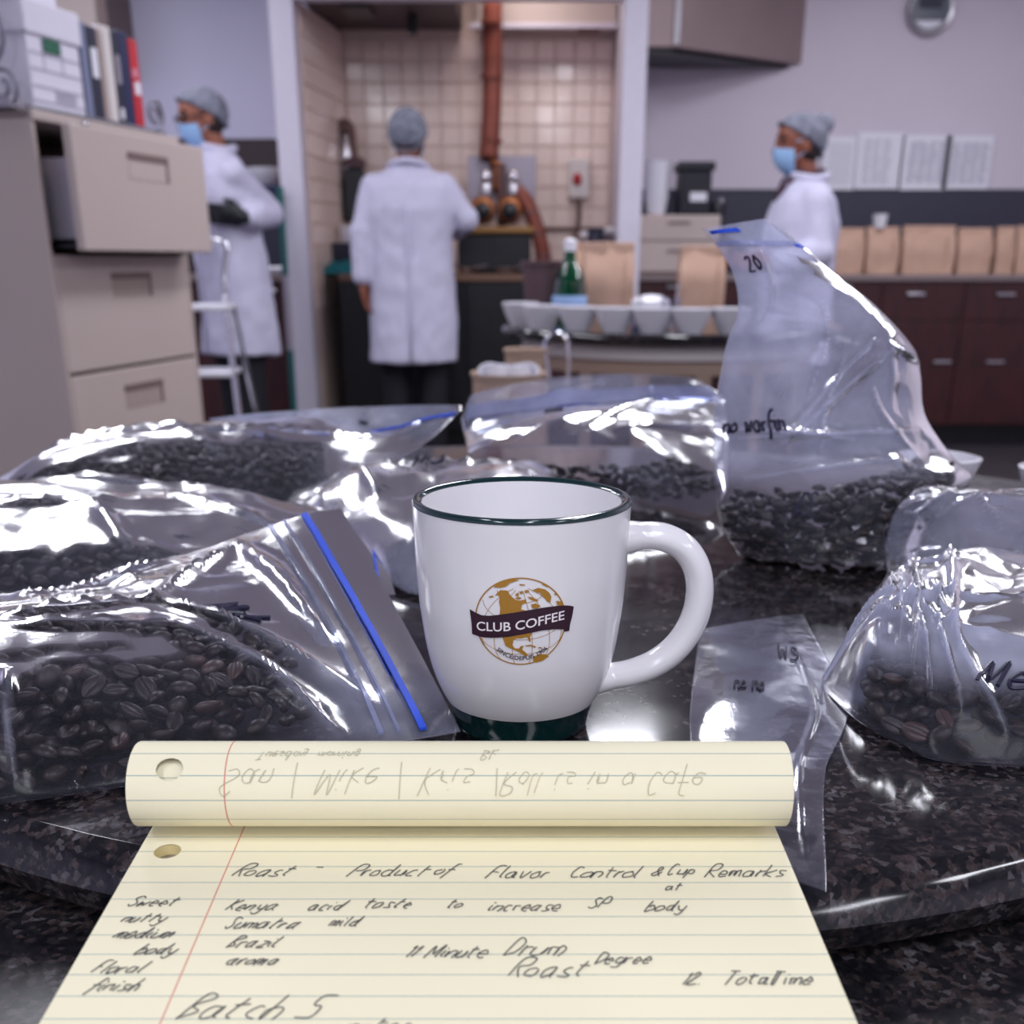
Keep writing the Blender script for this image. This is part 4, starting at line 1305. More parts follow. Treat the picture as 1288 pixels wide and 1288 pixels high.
    ring = [(sx + .088 * math.cos(a), sy - .008 + .080 * math.sin(a), z(1.462) + .016 * math.cos(a * 2 + math.pi) * .6) for a in np.linspace(math.pi * .60, math.pi * 2.40, 30)]
    cl.tube(ring, .017, 8, flat=1.0)
    cl.build('collar', 'coat', coat, local=True, smooth=True)
    if bun:
        cl = MB()
        cl.tube([(x * .86, y * .86 + .004, zz + .016) for x, y, zz in ring], .013, 8)
        cl.tube([(sx + .05, sy + .075, z(1.455)), (sx, sy + .125, z(1.37)), (sx - .05, sy + .075, z(1.455))], .014, 8)
        cl.build('shirt_collar', 'shirt', t, local=True, smooth=True)
    g = MB()
    for yy, nm in ((.158, 'front'),):
        g.tube([(.01, yy + .012, zh + .02), (.01 + sx * .3, yy + .006 + sy * .3, z(1.0)), (.01 + sx * .8, yy + sy * .8, z(1.25))], .006, 6)
    g.build('placket', 'coat', coat, local=True, smooth=True)
    g = MB()
    g.tube([(0, -.170, zh + .01), (0, -.166, zm), (sx * .3, -.158 + sy * .3, z(1.0)), (sx * .8, -.150 + sy * .8, z(1.26))], .005, 6)
    g.build('back_seam', 'coat', coat, local=True, smooth=True)
    # face
    for q in (-1, 1):
        MB().ball(hc + f * .082 + r * q * .031 + u * .010, .0115).build('eye', 'eye', t, local=True, smooth=True)
        MB().capsule(hc + f * .088 + r * q * .018 + u * .032, .0045, hc + f * .080 + r * q * .048 + u * .032, .004, n=8).build('eyebrow', 'hair', t, local=True, smooth=True)
    if glasses:
        g = MB()
        for q in (-1, 1):
            g.tube([hc + f * .102 + r * (q * .033 + .024 * math.cos(a)) + u * (.006 + .017 * math.sin(a)) for a in np.linspace(0, 2 * math.pi, 20)], .003, 6)
            g.tube([hc + f * .100 + r * q * .057 + u * .01, hc + r * q * .082 + u * .008], .0028, 6)
        g.tube([hc + f * .104 - r * .01 + u * .008, hc + f * .104 + r * .01 + u * .008], .0025, 6)
        g.build('glasses', 'eye', t, local=True, smooth=True)
    # mask over nose and mouth
    nu, nv = 22, 16
    vs = []
    for lay in (0.0, .003):
        for i in range(nu):
            for j in range(nv):
                az = math.radians(-66 + 132 * i / (nu - 1))
                el = math.radians(-60 + 66 * j / (nv - 1) - 8 * abs(i / (nu - 1) - .5) * 2)
                pl_ = .0022 * math.sin(j * 2.1)
                rr = (.074 + lay + pl_, .112 + lay + pl_ - .006 * (1 - math.cos(az)), .108 + lay)
                vs.append(hc - u * .020 + r * (rr[0] * math.sin(az) * math.cos(el)) + f * (rr[1] * math.cos(az) * math.cos(el)) + u * (rr[2] * math.sin(el)))
    q_ = nu * nv
    fs = [(i * nv + j, (i + 1) * nv + j, (i + 1) * nv + j + 1, i * nv + j + 1) for i in range(nu - 1) for j in range(nv - 1)]
    fs2 = [tuple(a + q_ for a in reversed(x)) for x in fs]
    bd = [i * nv for i in range(nu)] + [(nu - 1) * nv + j for j in range(1, nv)] + [i * nv + nv - 1 for i in range(nu - 2, -1, -1)] + [j for j in range(nv - 2, 0, -1)]
    rim = [(bd[i], bd[(i + 1) % len(bd)], bd[(i + 1) % len(bd)] + q_, bd[i] + q_) for i in range(len(bd))]
    mk = MB().add(vs, fs + fs2 + rim).build('face_mask', 'mask', t, local=True, smooth='auto')
    g = MB()
    for q in (-1, 1):
        for e in (-.06, .005):
            g.tube([hc + r * q * .066 + f * .040 + u * e, hc + r * q * .079 - f * .012 + u * (-.03 if e < 0 else .012)], .002, 6)
    g.build('ear_loop', 'mask', mk, local=True)
    # hair net
    ck_, cz = MB(), []
    ck_.ball((0, 0, 0), (.096, .114, .107), n=36, k=26)
    pts = []
    for v in ck_.v:
        p = Vector(v)
        lim = .078 + (p.y - .085) * (.86 if cap_back else .66)
        if p.z < lim - .02:
            p.z = lim - .02
            q2_ = max(1 - (p.z / .107) ** 2, .05) ** .5 * .97
            rho = math.hypot(p.x / .096, p.y / .114)
            if rho > q2_:
                p.x *= q2_ / rho
                p.y *= q2_ / rho
        else:
            n_ = .006 * mnoise.noise(p * 34 + Vector((seed, 0, 0))) + .004 * mnoise.noise(p * 80)
            p *= 1 + n_ / .1
        pts.append(hc + u * .012 - f * .010 + HR @ p)
    ck_.v = [tuple(p) for p in pts]
    if bun:
        ck_.ball(hc - f * .110 + u * .070, (.036, .046, .044), R=HR, n=20)
    cap = ck_.build('hair_net', 'net', t, local=True, smooth=True)
    g = MB()
    rr = []
    for a in np.linspace(0, 2 * math.pi, 40):
        y = .108 * math.sin(a)
        rr.append(hc + u * .012 - f * .010 + HR @ Vector((.082 * math.cos(a), y * .88, .060 + (y - .085) * (.86 if cap_back else .66))))
    g.tube(rr, .0055, 8)
    g.build('elastic_rim', 'net', cap, local=True, smooth=True)
    # hair showing at the nape
    MB().ball(hc - f * .030 - u * .030, (.071, .062, .062), R=HR).build('hair', 'hair', t, local=True, smooth=True)
    for i in gloved:
        g = MB()
        wr, d, ts, pn, curl = coat_hands[i]
        hand(g, wr + d.normalized() * .02, d, ts, pn, curl, 1.13)
        voxel('glove', g, .006, 'glove', t, 2)
    return t


X, Y, Z = np.eye(3)
# centre: seen from behind, left arm hanging, right forearm reaching to the counter
person((Dp(517, 300, 5.88)[0], 5.86, 0), 0.0, 1.72, 'person in a long white lab coat seen from behind facing the tiled alcove', (0.03, 1, -0.12), (0.0, 0.02, -0.015),
       ((Dp(455, 292, 5.82), Dp(456, 351, 5.80), (0.12, 0.05, -1), (0.3, 1, 0), (1, -.2, 0), 0.6),
        (Dp(586, 276, 5.86), Dp(572, 290, 6.10), (-0.25, 1, 0.0), (-1, -.2, 0.2), (0, 0, -1), 0.7)),
       0.53, 'skin', build=1.10, seed=3, cap_back=True)
# left: stooping over the cabinet, mask, black glove at the belly
lm = person((Dp(290, 300, 5.45)[0], 5.48, 0), math.radians(128), 1.755, 'person in white lab coat, blue mask and black glove stooping behind the filing cabinet', (0.12, 1, -0.20), (0.0, 0.04, -0.02),
            ((Dp(340, 268, 5.50), Dp(316, 274, 5.27), (-1, -.35, 0.1), (0, -.2, 1), (-.3, 1, 0), 0.5),
             (Dp(226, 208, 5.30), Dp(196, 212, 5.05), (-1, -.5, -.2), (0, 0, 1), (.5, -1, 0), 0.5)),
            0.60, 'skin_d', build=1.06, seed=11, gloved=(0,), lean=(0.0, 0.05), glasses=True)
# right: woman in profile
wm = person((Dp(1008, 300, 5.2)[0], 5.22, 0), math.radians(97), 1.60, 'person with grey hair net bun and blue mask in profile behind the tall coffee bag', (-0.03, 1, -0.06), (0.0, 0.045, 0.0),
            ((Dp(1030, 318, 5.02), Dp(975, 332, 4.96), (-1, 0, 0.1), (0, .3, 1), (0, 1, -.2), 0.6),
             (Dp(980, 320, 5.34), Dp(935, 330, 5.30), (-1, 0, 0.1), (0, -.3, 1), (0, -1, -.2), 0.6)),
            0.58, 'skin', build=0.98, bun=True, seed=23)

# ------------------------------------------------------------------ mug
MX, MY = 0.0037, 0.4238
mug = thing('coffee_mug', (MX, MY, TZ), 'cream white coffee mug with dark green rim and base and a gold globe emblem', 'mug')


def mug_r(z):
    zs_ = [0.0, 0.005, 0.0095, 0.013, 0.0165, 0.020, 0.027, 0.036, 0.053, 0.070, 0.0940]
    rs_ = [0.0272, 0.0280, 0.0292, 0.0308, 0.0326, 0.0342, 0.0366, 0.0386, 0.0408, 0.0419, 0.0425]
    return float(np.interp(z, zs_, rs_))


def smooth_prof(z0, z1, n):
    out = []
    for q in np.linspace(z0, z1, n):
        out.append((np.mean([mug_r(min(max(q + e, z0), z1)) for e in (-.003, -.0015, 0, .0015, .003)]), q))
    return out


pb_ = [(0, 0.004), (0.022, 0.004), (0.024, 0.0), (0.0258, 0.0)] + smooth_prof(0.0, 0.0128, 8)[1:] + [(0.0287, 0.0130), (0, 0.0130)]
MB().lathe(pb_, (MX, MY, TZ), 72).build('base', 'mug_g', mug, smooth='auto')
out_p = smooth_prof(0.0131, 0.0938, 40)
out_p[0] = (mug_r(0.0131), 0.0131)
inn = [(0.0388, 0.0938), (0.0385, 0.080), (0.0372, 0.055), (0.034, 0.034), (0.028, 0.022), (0.015, 0.017), (0, 0.0165)]
MB().lathe([(0, 0.0131)] + out_p + inn, (MX, MY, TZ), 96).build('body', 'mug', mug, smooth='auto')
MB().lathe([(0.0388, 0.0937), (0.0427, 0.0935), (0.0427, 0.0942), (0.0422, 0.0951), (0.0410, 0.0955), (0.0396, 0.0950), (0.0388, 0.0942), (0.0388, 0.0937)], (MX, MY, TZ), 96, caps=False).build('rim', 'mug_g', mug, smooth='auto')
hp = [(0.0340, 0.0780), (0.046, 0.0795), (0.056, 0.0790), (0.0645, 0.0745), (0.0700, 0.0660), (0.0716, 0.0550), (0.0695, 0.0440), (0.0640, 0.0340), (0.0560, 0.0268), (0.0460, 0.0222), (0.0370, 0.0204), (0.0300, 0.0198)]
hp = catmull([(MX + a, MY, TZ + b) for a, b in hp], 8)
nn = len(hp)
hr = [0.0055 + 0.0024 * max(0, 1 - i / 9) + 0.0020 * max(0, 1 - (nn - 1 - i) / 9) for i in range(nn)]
MB().tube(hp, hr, 20, flat=1.32, up=(0, 1, 0)).build('handle', 'mug', mug, smooth=True)

# emblem: flat print wrapped on the front of the mug
EX, EZ, ES = -0.0006, 0.0572, 0.0170
emblem = None


def wrap(me, lift):
    for v in me.vertices:
        s_, z_ = v.co.x, v.co.y
        rr = mug_r(z_) + lift
        a = s_ / mug_r(z_)
        v.co = (MX + rr * math.sin(a), MY - rr * math.cos(a), TZ + z_)
    me.update()


def print_poly(name, polys, m, lift, parent, dice=0.0014):
    bm = bmesh.new()
    for poly in polys:
        vs = [bm.verts.new((EX + a * ES, EZ + b * ES, 0)) for a, b in poly]
        tri = tessellate_polygon([[Vector((a, b, 0)) for a, b in poly]])
        for t3 in tri:
            try:
                bm.faces.new([vs[i] for i in t3])
            except ValueError:
                pass
    for q in np.arange(-0.022, 0.0221, dice):
        bmesh.ops.bisect_plane(bm, geom=bm.verts[:] + bm.edges[:] + bm.faces[:], plane_co=(EX + q, 0, 0), plane_no=(1, 0, 0))
    for q in np.arange(0.036, 0.080, 0.003):
        bmesh.ops.bisect_plane(bm, geom=bm.verts[:] + bm.edges[:] + bm.faces[:], plane_co=(0, q, 0), plane_no=(0, 1, 0))
    me = bpy.data.meshes.new(name)
    bm.to_mesh(me)
    bm.free()
    wrap(me, lift)
    off = world_loc(parent)
    for v in me.vertices:
        v.co -= off
    # all faces outward
    bm = bmesh.new(); bm.from_mesh(me)
    for fc_ in bm.faces:
        c = fc_.calc_center_median() + off
        if fc_.normal.dot(Vector((c.x - MX, c.y - MY, 0))) < 0:
            fc_.normal_flip()
    bm.to_mesh(me); bm.free()
    return link(name, me, m, parent)


def crop(pts):
    return [((x - 652) / 402, (553 - y) / 402) for x, y in pts]


def band(pts, wd):
    """closed ribbon polygon along a polyline (unit emblem space)"""
    P = np.array(pts)
    t_ = np.gradient(P, axis=0)
    t_ /= np.linalg.norm(t_, axis=1)[:, None] + 1e-9
    nrm = np.stack([-t_[:, 1], t_[:, 0]], 1) * wd / 2
    a, b = P + nrm, P - nrm
    return [[tuple(a[i]), tuple(a[i + 1]), tuple(b[i + 1]), tuple(b[i])] for i in range(len(P) - 1)]


ringp = [(math.cos(a), math.sin(a)) for a in np.linspace(0, 2 * math.pi, 73)]
emblem = print_poly('emblem', band(ringp, 0.028), 'gold', 0.00022, mug)
emblem['label'] = 'gold globe emblem with a plum ribbon'
grid = []
for lam in (-60, -35, -10, 15, 40, 65):
    l = math.radians(lam)
    pts = []
    for ph in np.linspace(-80, 80, 24):
        p_ = math.radians(ph)
        x, y, z3 = math.cos(p_) * math.sin(l), math.sin(p_), math.cos(p_) * math.cos(l)
        y2 = y * math.cos(.55) + -z3 * math.sin(.55) * -1 * -1
        pts.append((x, y * math.cos(.6) - z3 * math.sin(.6)))
        if y * math.sin(.6) + z3 * math.cos(.6) < 0:
            pts.pop()
    if len(pts) > 2:
        grid += band(pts, 0.010)
for ph in (-15, 10, 35, 60):
    p_ = math.radians(ph)
    pts = []
    for lam in np.linspace(-90, 90, 36):
        l = math.radians(lam)
        x, y, z3 = math.cos(p_) * math.sin(l), math.sin(p_), math.cos(p_) * math.cos(l)
        if y * math.sin(.6) + z3 * math.cos(.6) > 0:
            pts.append((x, y * math.cos(.6) - z3 * math.sin(.6)))
    if len(pts) > 2:
        grid += band(pts, 0.010)
print_poly('grid_lines', grid, 'gold', 0.00018, emblem)
land = [
    [(430, 318), (455, 285), (480, 262), (540, 264), (560, 300), (580, 322), (612, 348), (650, 352), (692, 342), (704, 368), (664, 392), (656, 432), (700, 445), (735, 470), (600, 500), (470, 510), (478, 420), (466, 368), (474, 332), (456, 308)],
    [(742, 388), (780, 380), (822, 402), (800, 428), (752, 424)],
    [(420, 240), (458, 200), (520, 172), (600, 160), (645, 166), (562, 196), (530, 226), (480, 242)],
    [(745, 262), (800, 240), (862, 256), (902, 292), (918, 332), (908, 382), (880, 366), (850, 322), (818, 286)],
    [(606, 300), (624, 280), (640, 300), (622, 318)], [(642, 275), (664, 262), (672, 290), (654, 296)], [(682, 262), (716, 256), (728, 274), (694, 286)],
    [(708, 318), (750, 322), (808, 352), (790, 366), (740, 346)], [(600, 332), (640, 318), (664, 330), (640, 342)], [(690, 208), (640, 202), (646, 216), (690, 216)],
    [(830, 200), (870, 212), (900, 236), (880, 236), (846, 220)], [(945, 300), (968, 296), (962, 318), (948, 316)], [(960, 370), (1010, 380), (1040, 420), (1000, 430), (974, 400)],
    [(372, 330), (410, 316), (424, 326), (388, 340)],
    [(484, 660), (600, 640), (765, 630), (748, 668), (730, 690), (690, 694), (660, 704), (620, 702), (592, 720), (582, 770), (602, 800), (640, 802), (656, 778), (682, 774), (666, 812), (700, 840), (722, 872), (690, 872), (640, 836), (600, 816), (560, 800), (524, 780), (510, 740)],
    [(712, 688), (734, 682), (742, 738), (726, 730)], [(690, 772), (740, 764), (792, 786), (780, 796), (740, 778), (702, 781)], [(806, 792), (840, 794), (836, 806), (810, 804)],
    [(768, 884), (820, 860), (882, 868), (906, 888), (846, 928), (790, 942), (764, 920)],
]
print_poly('continents', [crop(p) for p in land], 'gold', 0.00026, emblem)
rib = [(195, 465), (250, 488), (310, 507), (380, 504), (450, 491), (530, 475), (600, 462), (680, 447), (750, 435), (830, 424), (900, 417), (980, 415), (1050, 418), (1095, 427), (1130, 440), (1122, 500), (1112, 550), (1098, 600), (1092, 662), (1046, 664), (1040, 641), (950, 629), (840, 632), (770, 645), (700, 658), (620, 674), (550, 690), (470, 702), (400, 710), (340, 713), (290, 712), (215, 696), (212, 600)]
print_poly('ribbon', [crop(rib)], 'plum', 0.00034, emblem)


def text_polys(txt, size, place):
    cu = bpy.data.curves.new('t', 'FONT')
    cu.body = txt
    cu.size = 1.0
    cu.resolution_u = 4
    cu.offset = 0.012
    o = bpy.data.objects.new('t', cu)
    COL.objects.link(o)
    dg = bpy.context.evaluated_depsgraph_get()
    dg.update()
    me = bpy.data.meshes.new_from_object(o.evaluated_get(dg))
    xs = [v.co.x for v in me.vertices]
    wd = max(xs) - min(xs)
    polys = []
    for p in me.polygons:
        polys.append([place((me.vertices[i].co.x - min(xs)) / wd, me.vertices[i].co.y / 0.73) for i in p.vertices])
    bpy.data.objects.remove(o)
    bpy.data.curves.remove(cu)
    return polys


def on_ribbon(u_, v_):
    x = 262 + u_ * (1040 - 262)
    yb = 655 - 95 * (u_ ** 0.95) + 14 * math.sin((u_ - .05) * math.pi * 1.6)
    y = yb - v_ * 86
    return ((x - 652) / 402, (553 - y) / 402)


def on_arc(u_, v_):
    a = math.radians(-131 + u_ * 85)
    rr = 0.895 - 0.105 * v_
    return (0.02 + rr * math.cos(a) * .93, rr * math.sin(a))


print_poly('lettering', text_polys('CLUB COFFEE', 1, on_ribbon), 'ink_w', 0.00044, emblem)
print_poly('small_lettering', text_polys('SINCE/DEPUIS 1906', 1, lambda a, b: on_arc(a, b)), 'plum', 0.00044, emblem)

# ------------------------------------------------------------------ legal pad with pages rolled over
PW = 0.2065
PYT, PYB = 0.338, 0.222                        # far and near end of the visible flat part
RR = 0.0152
pad = thing('legal_pad', (0.0, 0.29, TZ), 'yellow ruled legal pad with its used pages rolled over at the top', 'notepad')
xl = Dp(203, 1047, 0.330)[0]
pz = lambda y: 0.8448 + (y - 0.33) * 0.045     # top of the page block
xr_ = xl + PW


def sheet(name, fn, vmax, holes, m, parent, nu=40, nv=60, thick=0.0003):
    """ruled sheet in page space (u across, v down); fn maps to the world. holes = (u, v, radius)"""
    us, vs_ = set(np.linspace(0, PW, nu)), set(np.linspace(0, vmax, nv))
    for h in holes:
        us = {a for a in us if abs(a - h[0]) > h[2] * 1.62} | set(np.linspace(h[0] - h[2] * 1.6, h[0] + h[2] * 1.6, 9))
        vs_ = {b for b in vs_ if abs(b - h[1]) > h[2] * 1.62} | set(np.linspace(h[1] - h[2] * 1.6, h[1] + h[2] * 1.6, 9))
    us, vs_ = sorted(us), sorted(vs_)

    def inside(a, b):
        return any(abs(a - h[0]) < h[2] * 1.6 - 1e-9 and abs(b - h[1]) < h[2] * 1.6 - 1e-9 for h in holes)
    bm = bmesh.new()
    uvl = bm.loops.layers.uv.new('page')
    V = {}

    def vert(a, b):
        k_ = (round(a, 7), round(b, 7))
        if k_ not in V:
            V[k_] = (bm.verts.new(fn(a, b)), a, b)
        return V[k_]

    def face(q):
        f_ = bm.faces.new([x[0] for x in q])
        for l_, x in zip(f_.loops, q):
            l_[uvl].uv = (x[1], x[2])
        f_.smooth = True
    for i in range(len(us) - 1):
        for j in range(len(vs_) - 1):
            ca, cb = (us[i] + us[i + 1]) / 2, (vs_[j] + vs_[j + 1]) / 2
            if inside(ca, cb):
                continue
            face([vert(us[i], vs_[j]), vert(us[i + 1], vs_[j]), vert(us[i + 1], vs_[j + 1]), vert(us[i], vs_[j + 1])])
    for hu, hv, hr_ in holes:
        w_ = hr_ * 1.6
        per = [x for x in V.values() if (abs(abs(x[1] - hu) - w_) < 1e-8 and abs(x[2] - hv) < w_ + 1e-8) or (abs(abs(x[2] - hv) - w_) < 1e-8 and abs(x[1] - hu) < w_ + 1e-8)]
        per.sort(key=lambda x: math.atan2(x[2] - hv, x[1] - hu))
        ci = []
        for x in per:
            a = math.atan2(x[2] - hv, x[1] - hu)
            cu_, cv_ = hu + hr_ * math.cos(a), hv + hr_ * math.sin(a)
            ci.append((bm.verts.new(fn(cu_, cv_)), cu_, cv_))
        for k_ in range(len(per)):
            q = (k_ + 1) % len(per)
            face([per[k_], per[q], ci[q], ci[k_]])
    me = bpy.data.meshes.new(name)
    off = world_loc(parent)
    for v in bm.verts:
        v.co -= off
    bm.to_mesh(me)
    bm.free()
    return link(name, me, m, parent, True)


LV = PYT - PYB
HOLE_R = 0.0042
page_fn = lambda a, b: (xl + a, PYT - b, pz(PYT - b))
hu = 0.0085
top = sheet('top_page', page_fn, LV, [(0.0093, 0.0225 + (PYT - .330), HOLE_R)], 'paper', pad)
# page block and card back under it
g = MB()
for a, b, zt0, zt1 in ((PYT, PYB, -0.0004, -0.0038),):
    vs = []
    for yy in (a, b):
        for xx in (xl, xr_):
            vs += [(xx, yy, pz(yy) + zt0), (xx, yy, pz(yy) + zt1)]
    g.add(vs, [(0, 2, 6, 4), (1, 5, 7, 3), (0, 1, 3, 2), (4, 6, 7, 5), (0, 4, 5, 1), (2, 3, 7, 6)])
blk = g.build('page_block', mat('yellow_page_edges', (222, 206, 150), 0.8, var=0.05, vscale=300), pad)
hx_, hy_ = xl + 0.0093, PYT - (0.0225 + (PYT - .330))
cut = MB().lathe([(HOLE_R, -0.01), (HOLE_R, 0.01)], (hx_, hy_, pz(hy_)), 32).build('cut', 'card')
bo = blk.modifiers.new('b', 'BOOLEAN')
bo.operation = 'DIFFERENCE'
bo.solver = 'EXACT'
bo.object = cut
bpy.context.view_layer.update()
nm_ = bpy.data.meshes.new_from_object(blk.evaluated_get(bpy.context.evaluated_depsgraph_get()))
blk.modifiers.clear()
blk.data = nm_
bpy.data.objects.remove(cut)
g = MB()
vs = []
for yy in (PYT, PYB):
    for xx in (xl, xr_):
        vs += [(xx, yy, pz(yy) - 0.0040), (xx, yy, pz(yy) - 0.0048)]
g.add(vs, [(0, 2, 6, 4), (1, 5, 7, 3), (0, 1, 3, 2), (4, 6, 7, 5), (0, 4, 5, 1), (2, 3, 7, 6)]).build('card_back', 'card', pad)
# rolled pages: a spiral of sheets
ry = 0.3215
rzc = pz(ry) + RR + 0.0006
rx0, rx1 = xl - 0.0018, xr_ + 0.0012


def roll_fn(a, b):
    th = b / RR - math.radians(40)               # 0 = back, 90deg = top, 180deg = front
    r_ = RR - 0.0026 * b / (2 * math.pi * RR)
    return (rx0 + a * (rx1 - rx0) / PW, ry + r_ * math.cos(th), rzc + r_ * math.sin(th))


vhole = RR * math.radians(40 + 132)
rl = sheet('rolled_pages', roll_fn, 2 * math.pi * RR * 1.9, [(0.0132, vhole, HOLE_R)], 'paper', pad, nu=24, nv=150)
MB().box((xl + PW / 2, PYT - 0.002, pz(PYT) - 0.001), (PW, 0.006, 0.008)).build('glued_edge', 'gold' if False else mat('pad_gum_edge', (196, 178, 120), 0.7), pad, bevel=0.001)

# handwriting on the page: pencil strokes (page metres, from the top of the flat part)


def write(lines, fn, m, parent, name, rad, lift=0.00025):
    g = MB()
    for txt, u0, v0, hgt, slant, flip in lines:
        st, wd = strokes(txt, hgt, slant, 0.5, random.Random(sum(map(ord, txt))))
        for pl_ in st:
            pts = []
            for x, y in pl_:
                yy = -y if not flip else y
                p = Vector(fn(u0 + x, v0 + yy))
                q = Vector(fn(u0 + x, v0 + yy + 0.0005)) - p
                n_ = Vector((1, 0, 0)).cross(-q)
                if n_.length > 0:
                    n_.normalize()
                pts.append(p + n_ * lift)
            g.tube(pts, rad, 5, flat=0.6)
    return g.build(name, m, parent, kind='stuff')


pv = lambda px, py: None


def page_uv(px, py):
    for y in np.linspace(PYT, PYB, 400):
        p = Dp(px, py, y)
        if p[2] >= pz(y):
            break
    return p[0] - xl, PYT - y


def wl_(txt, px, py, hgt, slant=0.62):
    u_, v_ = page_uv(px, py)
    return (txt, u_, v_, hgt, slant, False)


lines = [wl_('Roast', 292, 1102, .0062), wl_('-', 392, 1096, .006), wl_('Product', 438, 1102, .0062), wl_('of', 545, 1100, .0055), wl_('Flavor', 612, 1104, .0062), wl_('Control', 715, 1104, .0062), wl_('&', 818, 1102, .005), wl_('Cup', 838, 1100, .0055), wl_('Remarks', 888, 1103, .0062), wl_('at', 836, 1120, .004),
         wl_('Sweet', 158, 1140, .0050), wl_('nutty', 150, 1160, .0046), wl_('medium', 142, 1180, .0048), wl_('body', 170, 1200, .0046), wl_('Floral', 112, 1224, .0050), wl_('finish', 108, 1246, .0048),
         wl_('Kenya', 282, 1145, .0052), wl_('Sumatra', 280, 1168, .0052), wl_('Brazil', 284, 1192, .0050), wl_('aroma', 282, 1214, .0048), wl_('acid', 385, 1145, .0048), wl_('mild', 412, 1165, .0045), wl_('taste', 455, 1142, .0050), wl_('to', 560, 1142, .0045), wl_('Increase', 612, 1146, .0052), wl_('SP', 740, 1142, .0050), wl_('body', 812, 1146, .0050),
         wl_('11', 508, 1204, .0050), wl_('Minute', 534, 1204, .0052), wl_('Drum', 632, 1202, .0078), wl_('Roast', 640, 1228, .0072), wl_('Degree', 748, 1212, .0048), wl_('12.', 858, 1238, .0046), wl_('Total', 908, 1238, .0052), wl_('Time', 968, 1238, .0052),
         wl_('Batch', 222, 1282, .0090), wl_('5', 370, 1282, .0085), wl_('notes', 430, 1300, .0060)]
write(lines, page_fn, 'pencil', pad, 'handwriting', 0.00020)
g_lines = []


def roll_line(txt, px, py, hgt):
    # find v on the roll front for this pixel height
    best, bv = 1e9, 0
    for b in np.linspace(RR * math.radians(100), RR * math.radians(240), 300):
        p = roll_fn(0.1, b)
        Zc = p[1] * _c - (p[2] - H) * _s
        uu_ = p[1] * _s + (p[2] - H) * _c
        if abs(CY - FPX * uu_ / Zc - py) < best:
            best, bv = abs(CY - FPX * uu_ / Zc - py), b
    return (txt, (px - 193) / 809 * PW, bv, hgt, -0.35, True)


g_lines = [roll_line('San / Mike / Kris', 318, 968, .0088), roll_line('/Roll is in a Cafe', 640, 972, .0074), roll_line('Tuesday  morning', 352, 946, .0036), roll_line('Bk', 628, 944, .0044)]
write(g_lines, roll_fn, 'ghost', pad, 'faint_writing', 0.00017)

# ------------------------------------------------------------------ coffee bags
BEAN = {}


def bean_geo(nl, nk):
    """half-dome roasted bean with a centre groove on its flat side"""
    vs, fs = [], []
    for j in range(nk + 1):
        ph = math.pi * j / nk
        for i in range(nl):
            a = 2 * math.pi * i / nl
            x, y, z = math.cos(ph), math.sin(ph) * math.cos(a), math.sin(ph) * math.sin(a)
            X_ = 0.0054 * x
            Y_ = 0.0039 * y * (1 - .12 * x * x)
            if z > 0:
                Z_ = 0.0034 * z
            else:
                Z_ = 0.0016 * z
                gro = math.exp(-(Y_ / 0.0007) ** 2) * max(0, 1 - x * x) ** .5
                Z_ += 0.0019 * gro
            vs.append((X_, Y_, Z_))
    for j in range(nk):
        for i in range(nl):
            k = (i + 1) % nl
            fs.append((j * nl + i, j * nl + k, (j + 1) * nl + k, (j + 1) * nl + i))
    return np.array(vs), np.array(fs)


def rand_rot(rg, flat=0.55):
    """random attitude; most beans lie on a side"""
    a = rg.uniform(0, 2 * math.pi)
    up = rg.random() < 0.66
    tilt = rg.normal(0, flat)
    tilt2 = rg.normal(0, flat * .6)
    return Euler(((math.pi if up else 0) + tilt, tilt2, a)).to_matrix()


def noise_lattice(P, scale, rg, ang=0.0):
    """random heights on a triangle lattice, linear inside each triangle: crisp facets like crumpled film"""
    ca, sa = math.cos(ang), math.sin(ang)
    x = (P[..., 0] * ca - P[..., 1] * sa) / scale + 50
    y = (P[..., 0] * sa + P[..., 1] * ca) / scale + 50
    x = x + 0.35 * np.sin(y * 1.3 + ang) + 0.2 * np.sin(y * 2.9)
    y = y + 0.35 * np.sin(x * 1.1 + 2 * ang)
    G = rg.random((160, 160)) * 2 - 1
    s_ = y / 0.866
    j = np.floor(s_).astype(int)
    fy = s_ - j
    xs = x - j * 0.5
    i = np.floor(xs + 0.0).astype(int)
    xx = xs + 0.0 - i - 0 * fy
    xx = x - 0.5 * s_
    i = np.floor(xx).astype(int)
    fx = xx - i
    g = lambda a, b: G[np.mod(a, 160), np.mod(b, 160)]
    low = fx + fy < 1
    h1 = g(i, j) * (1 - fx - fy) + g(i + 1, j) * fx + g(i, j + 1) * fy
    h2 = g(i + 1, j + 1) * (fx + fy - 1) + g(i + 1, j) * (1 - fy) + g(i, j + 1) * (1 - fx)
    return np.where(low, h1, h2)


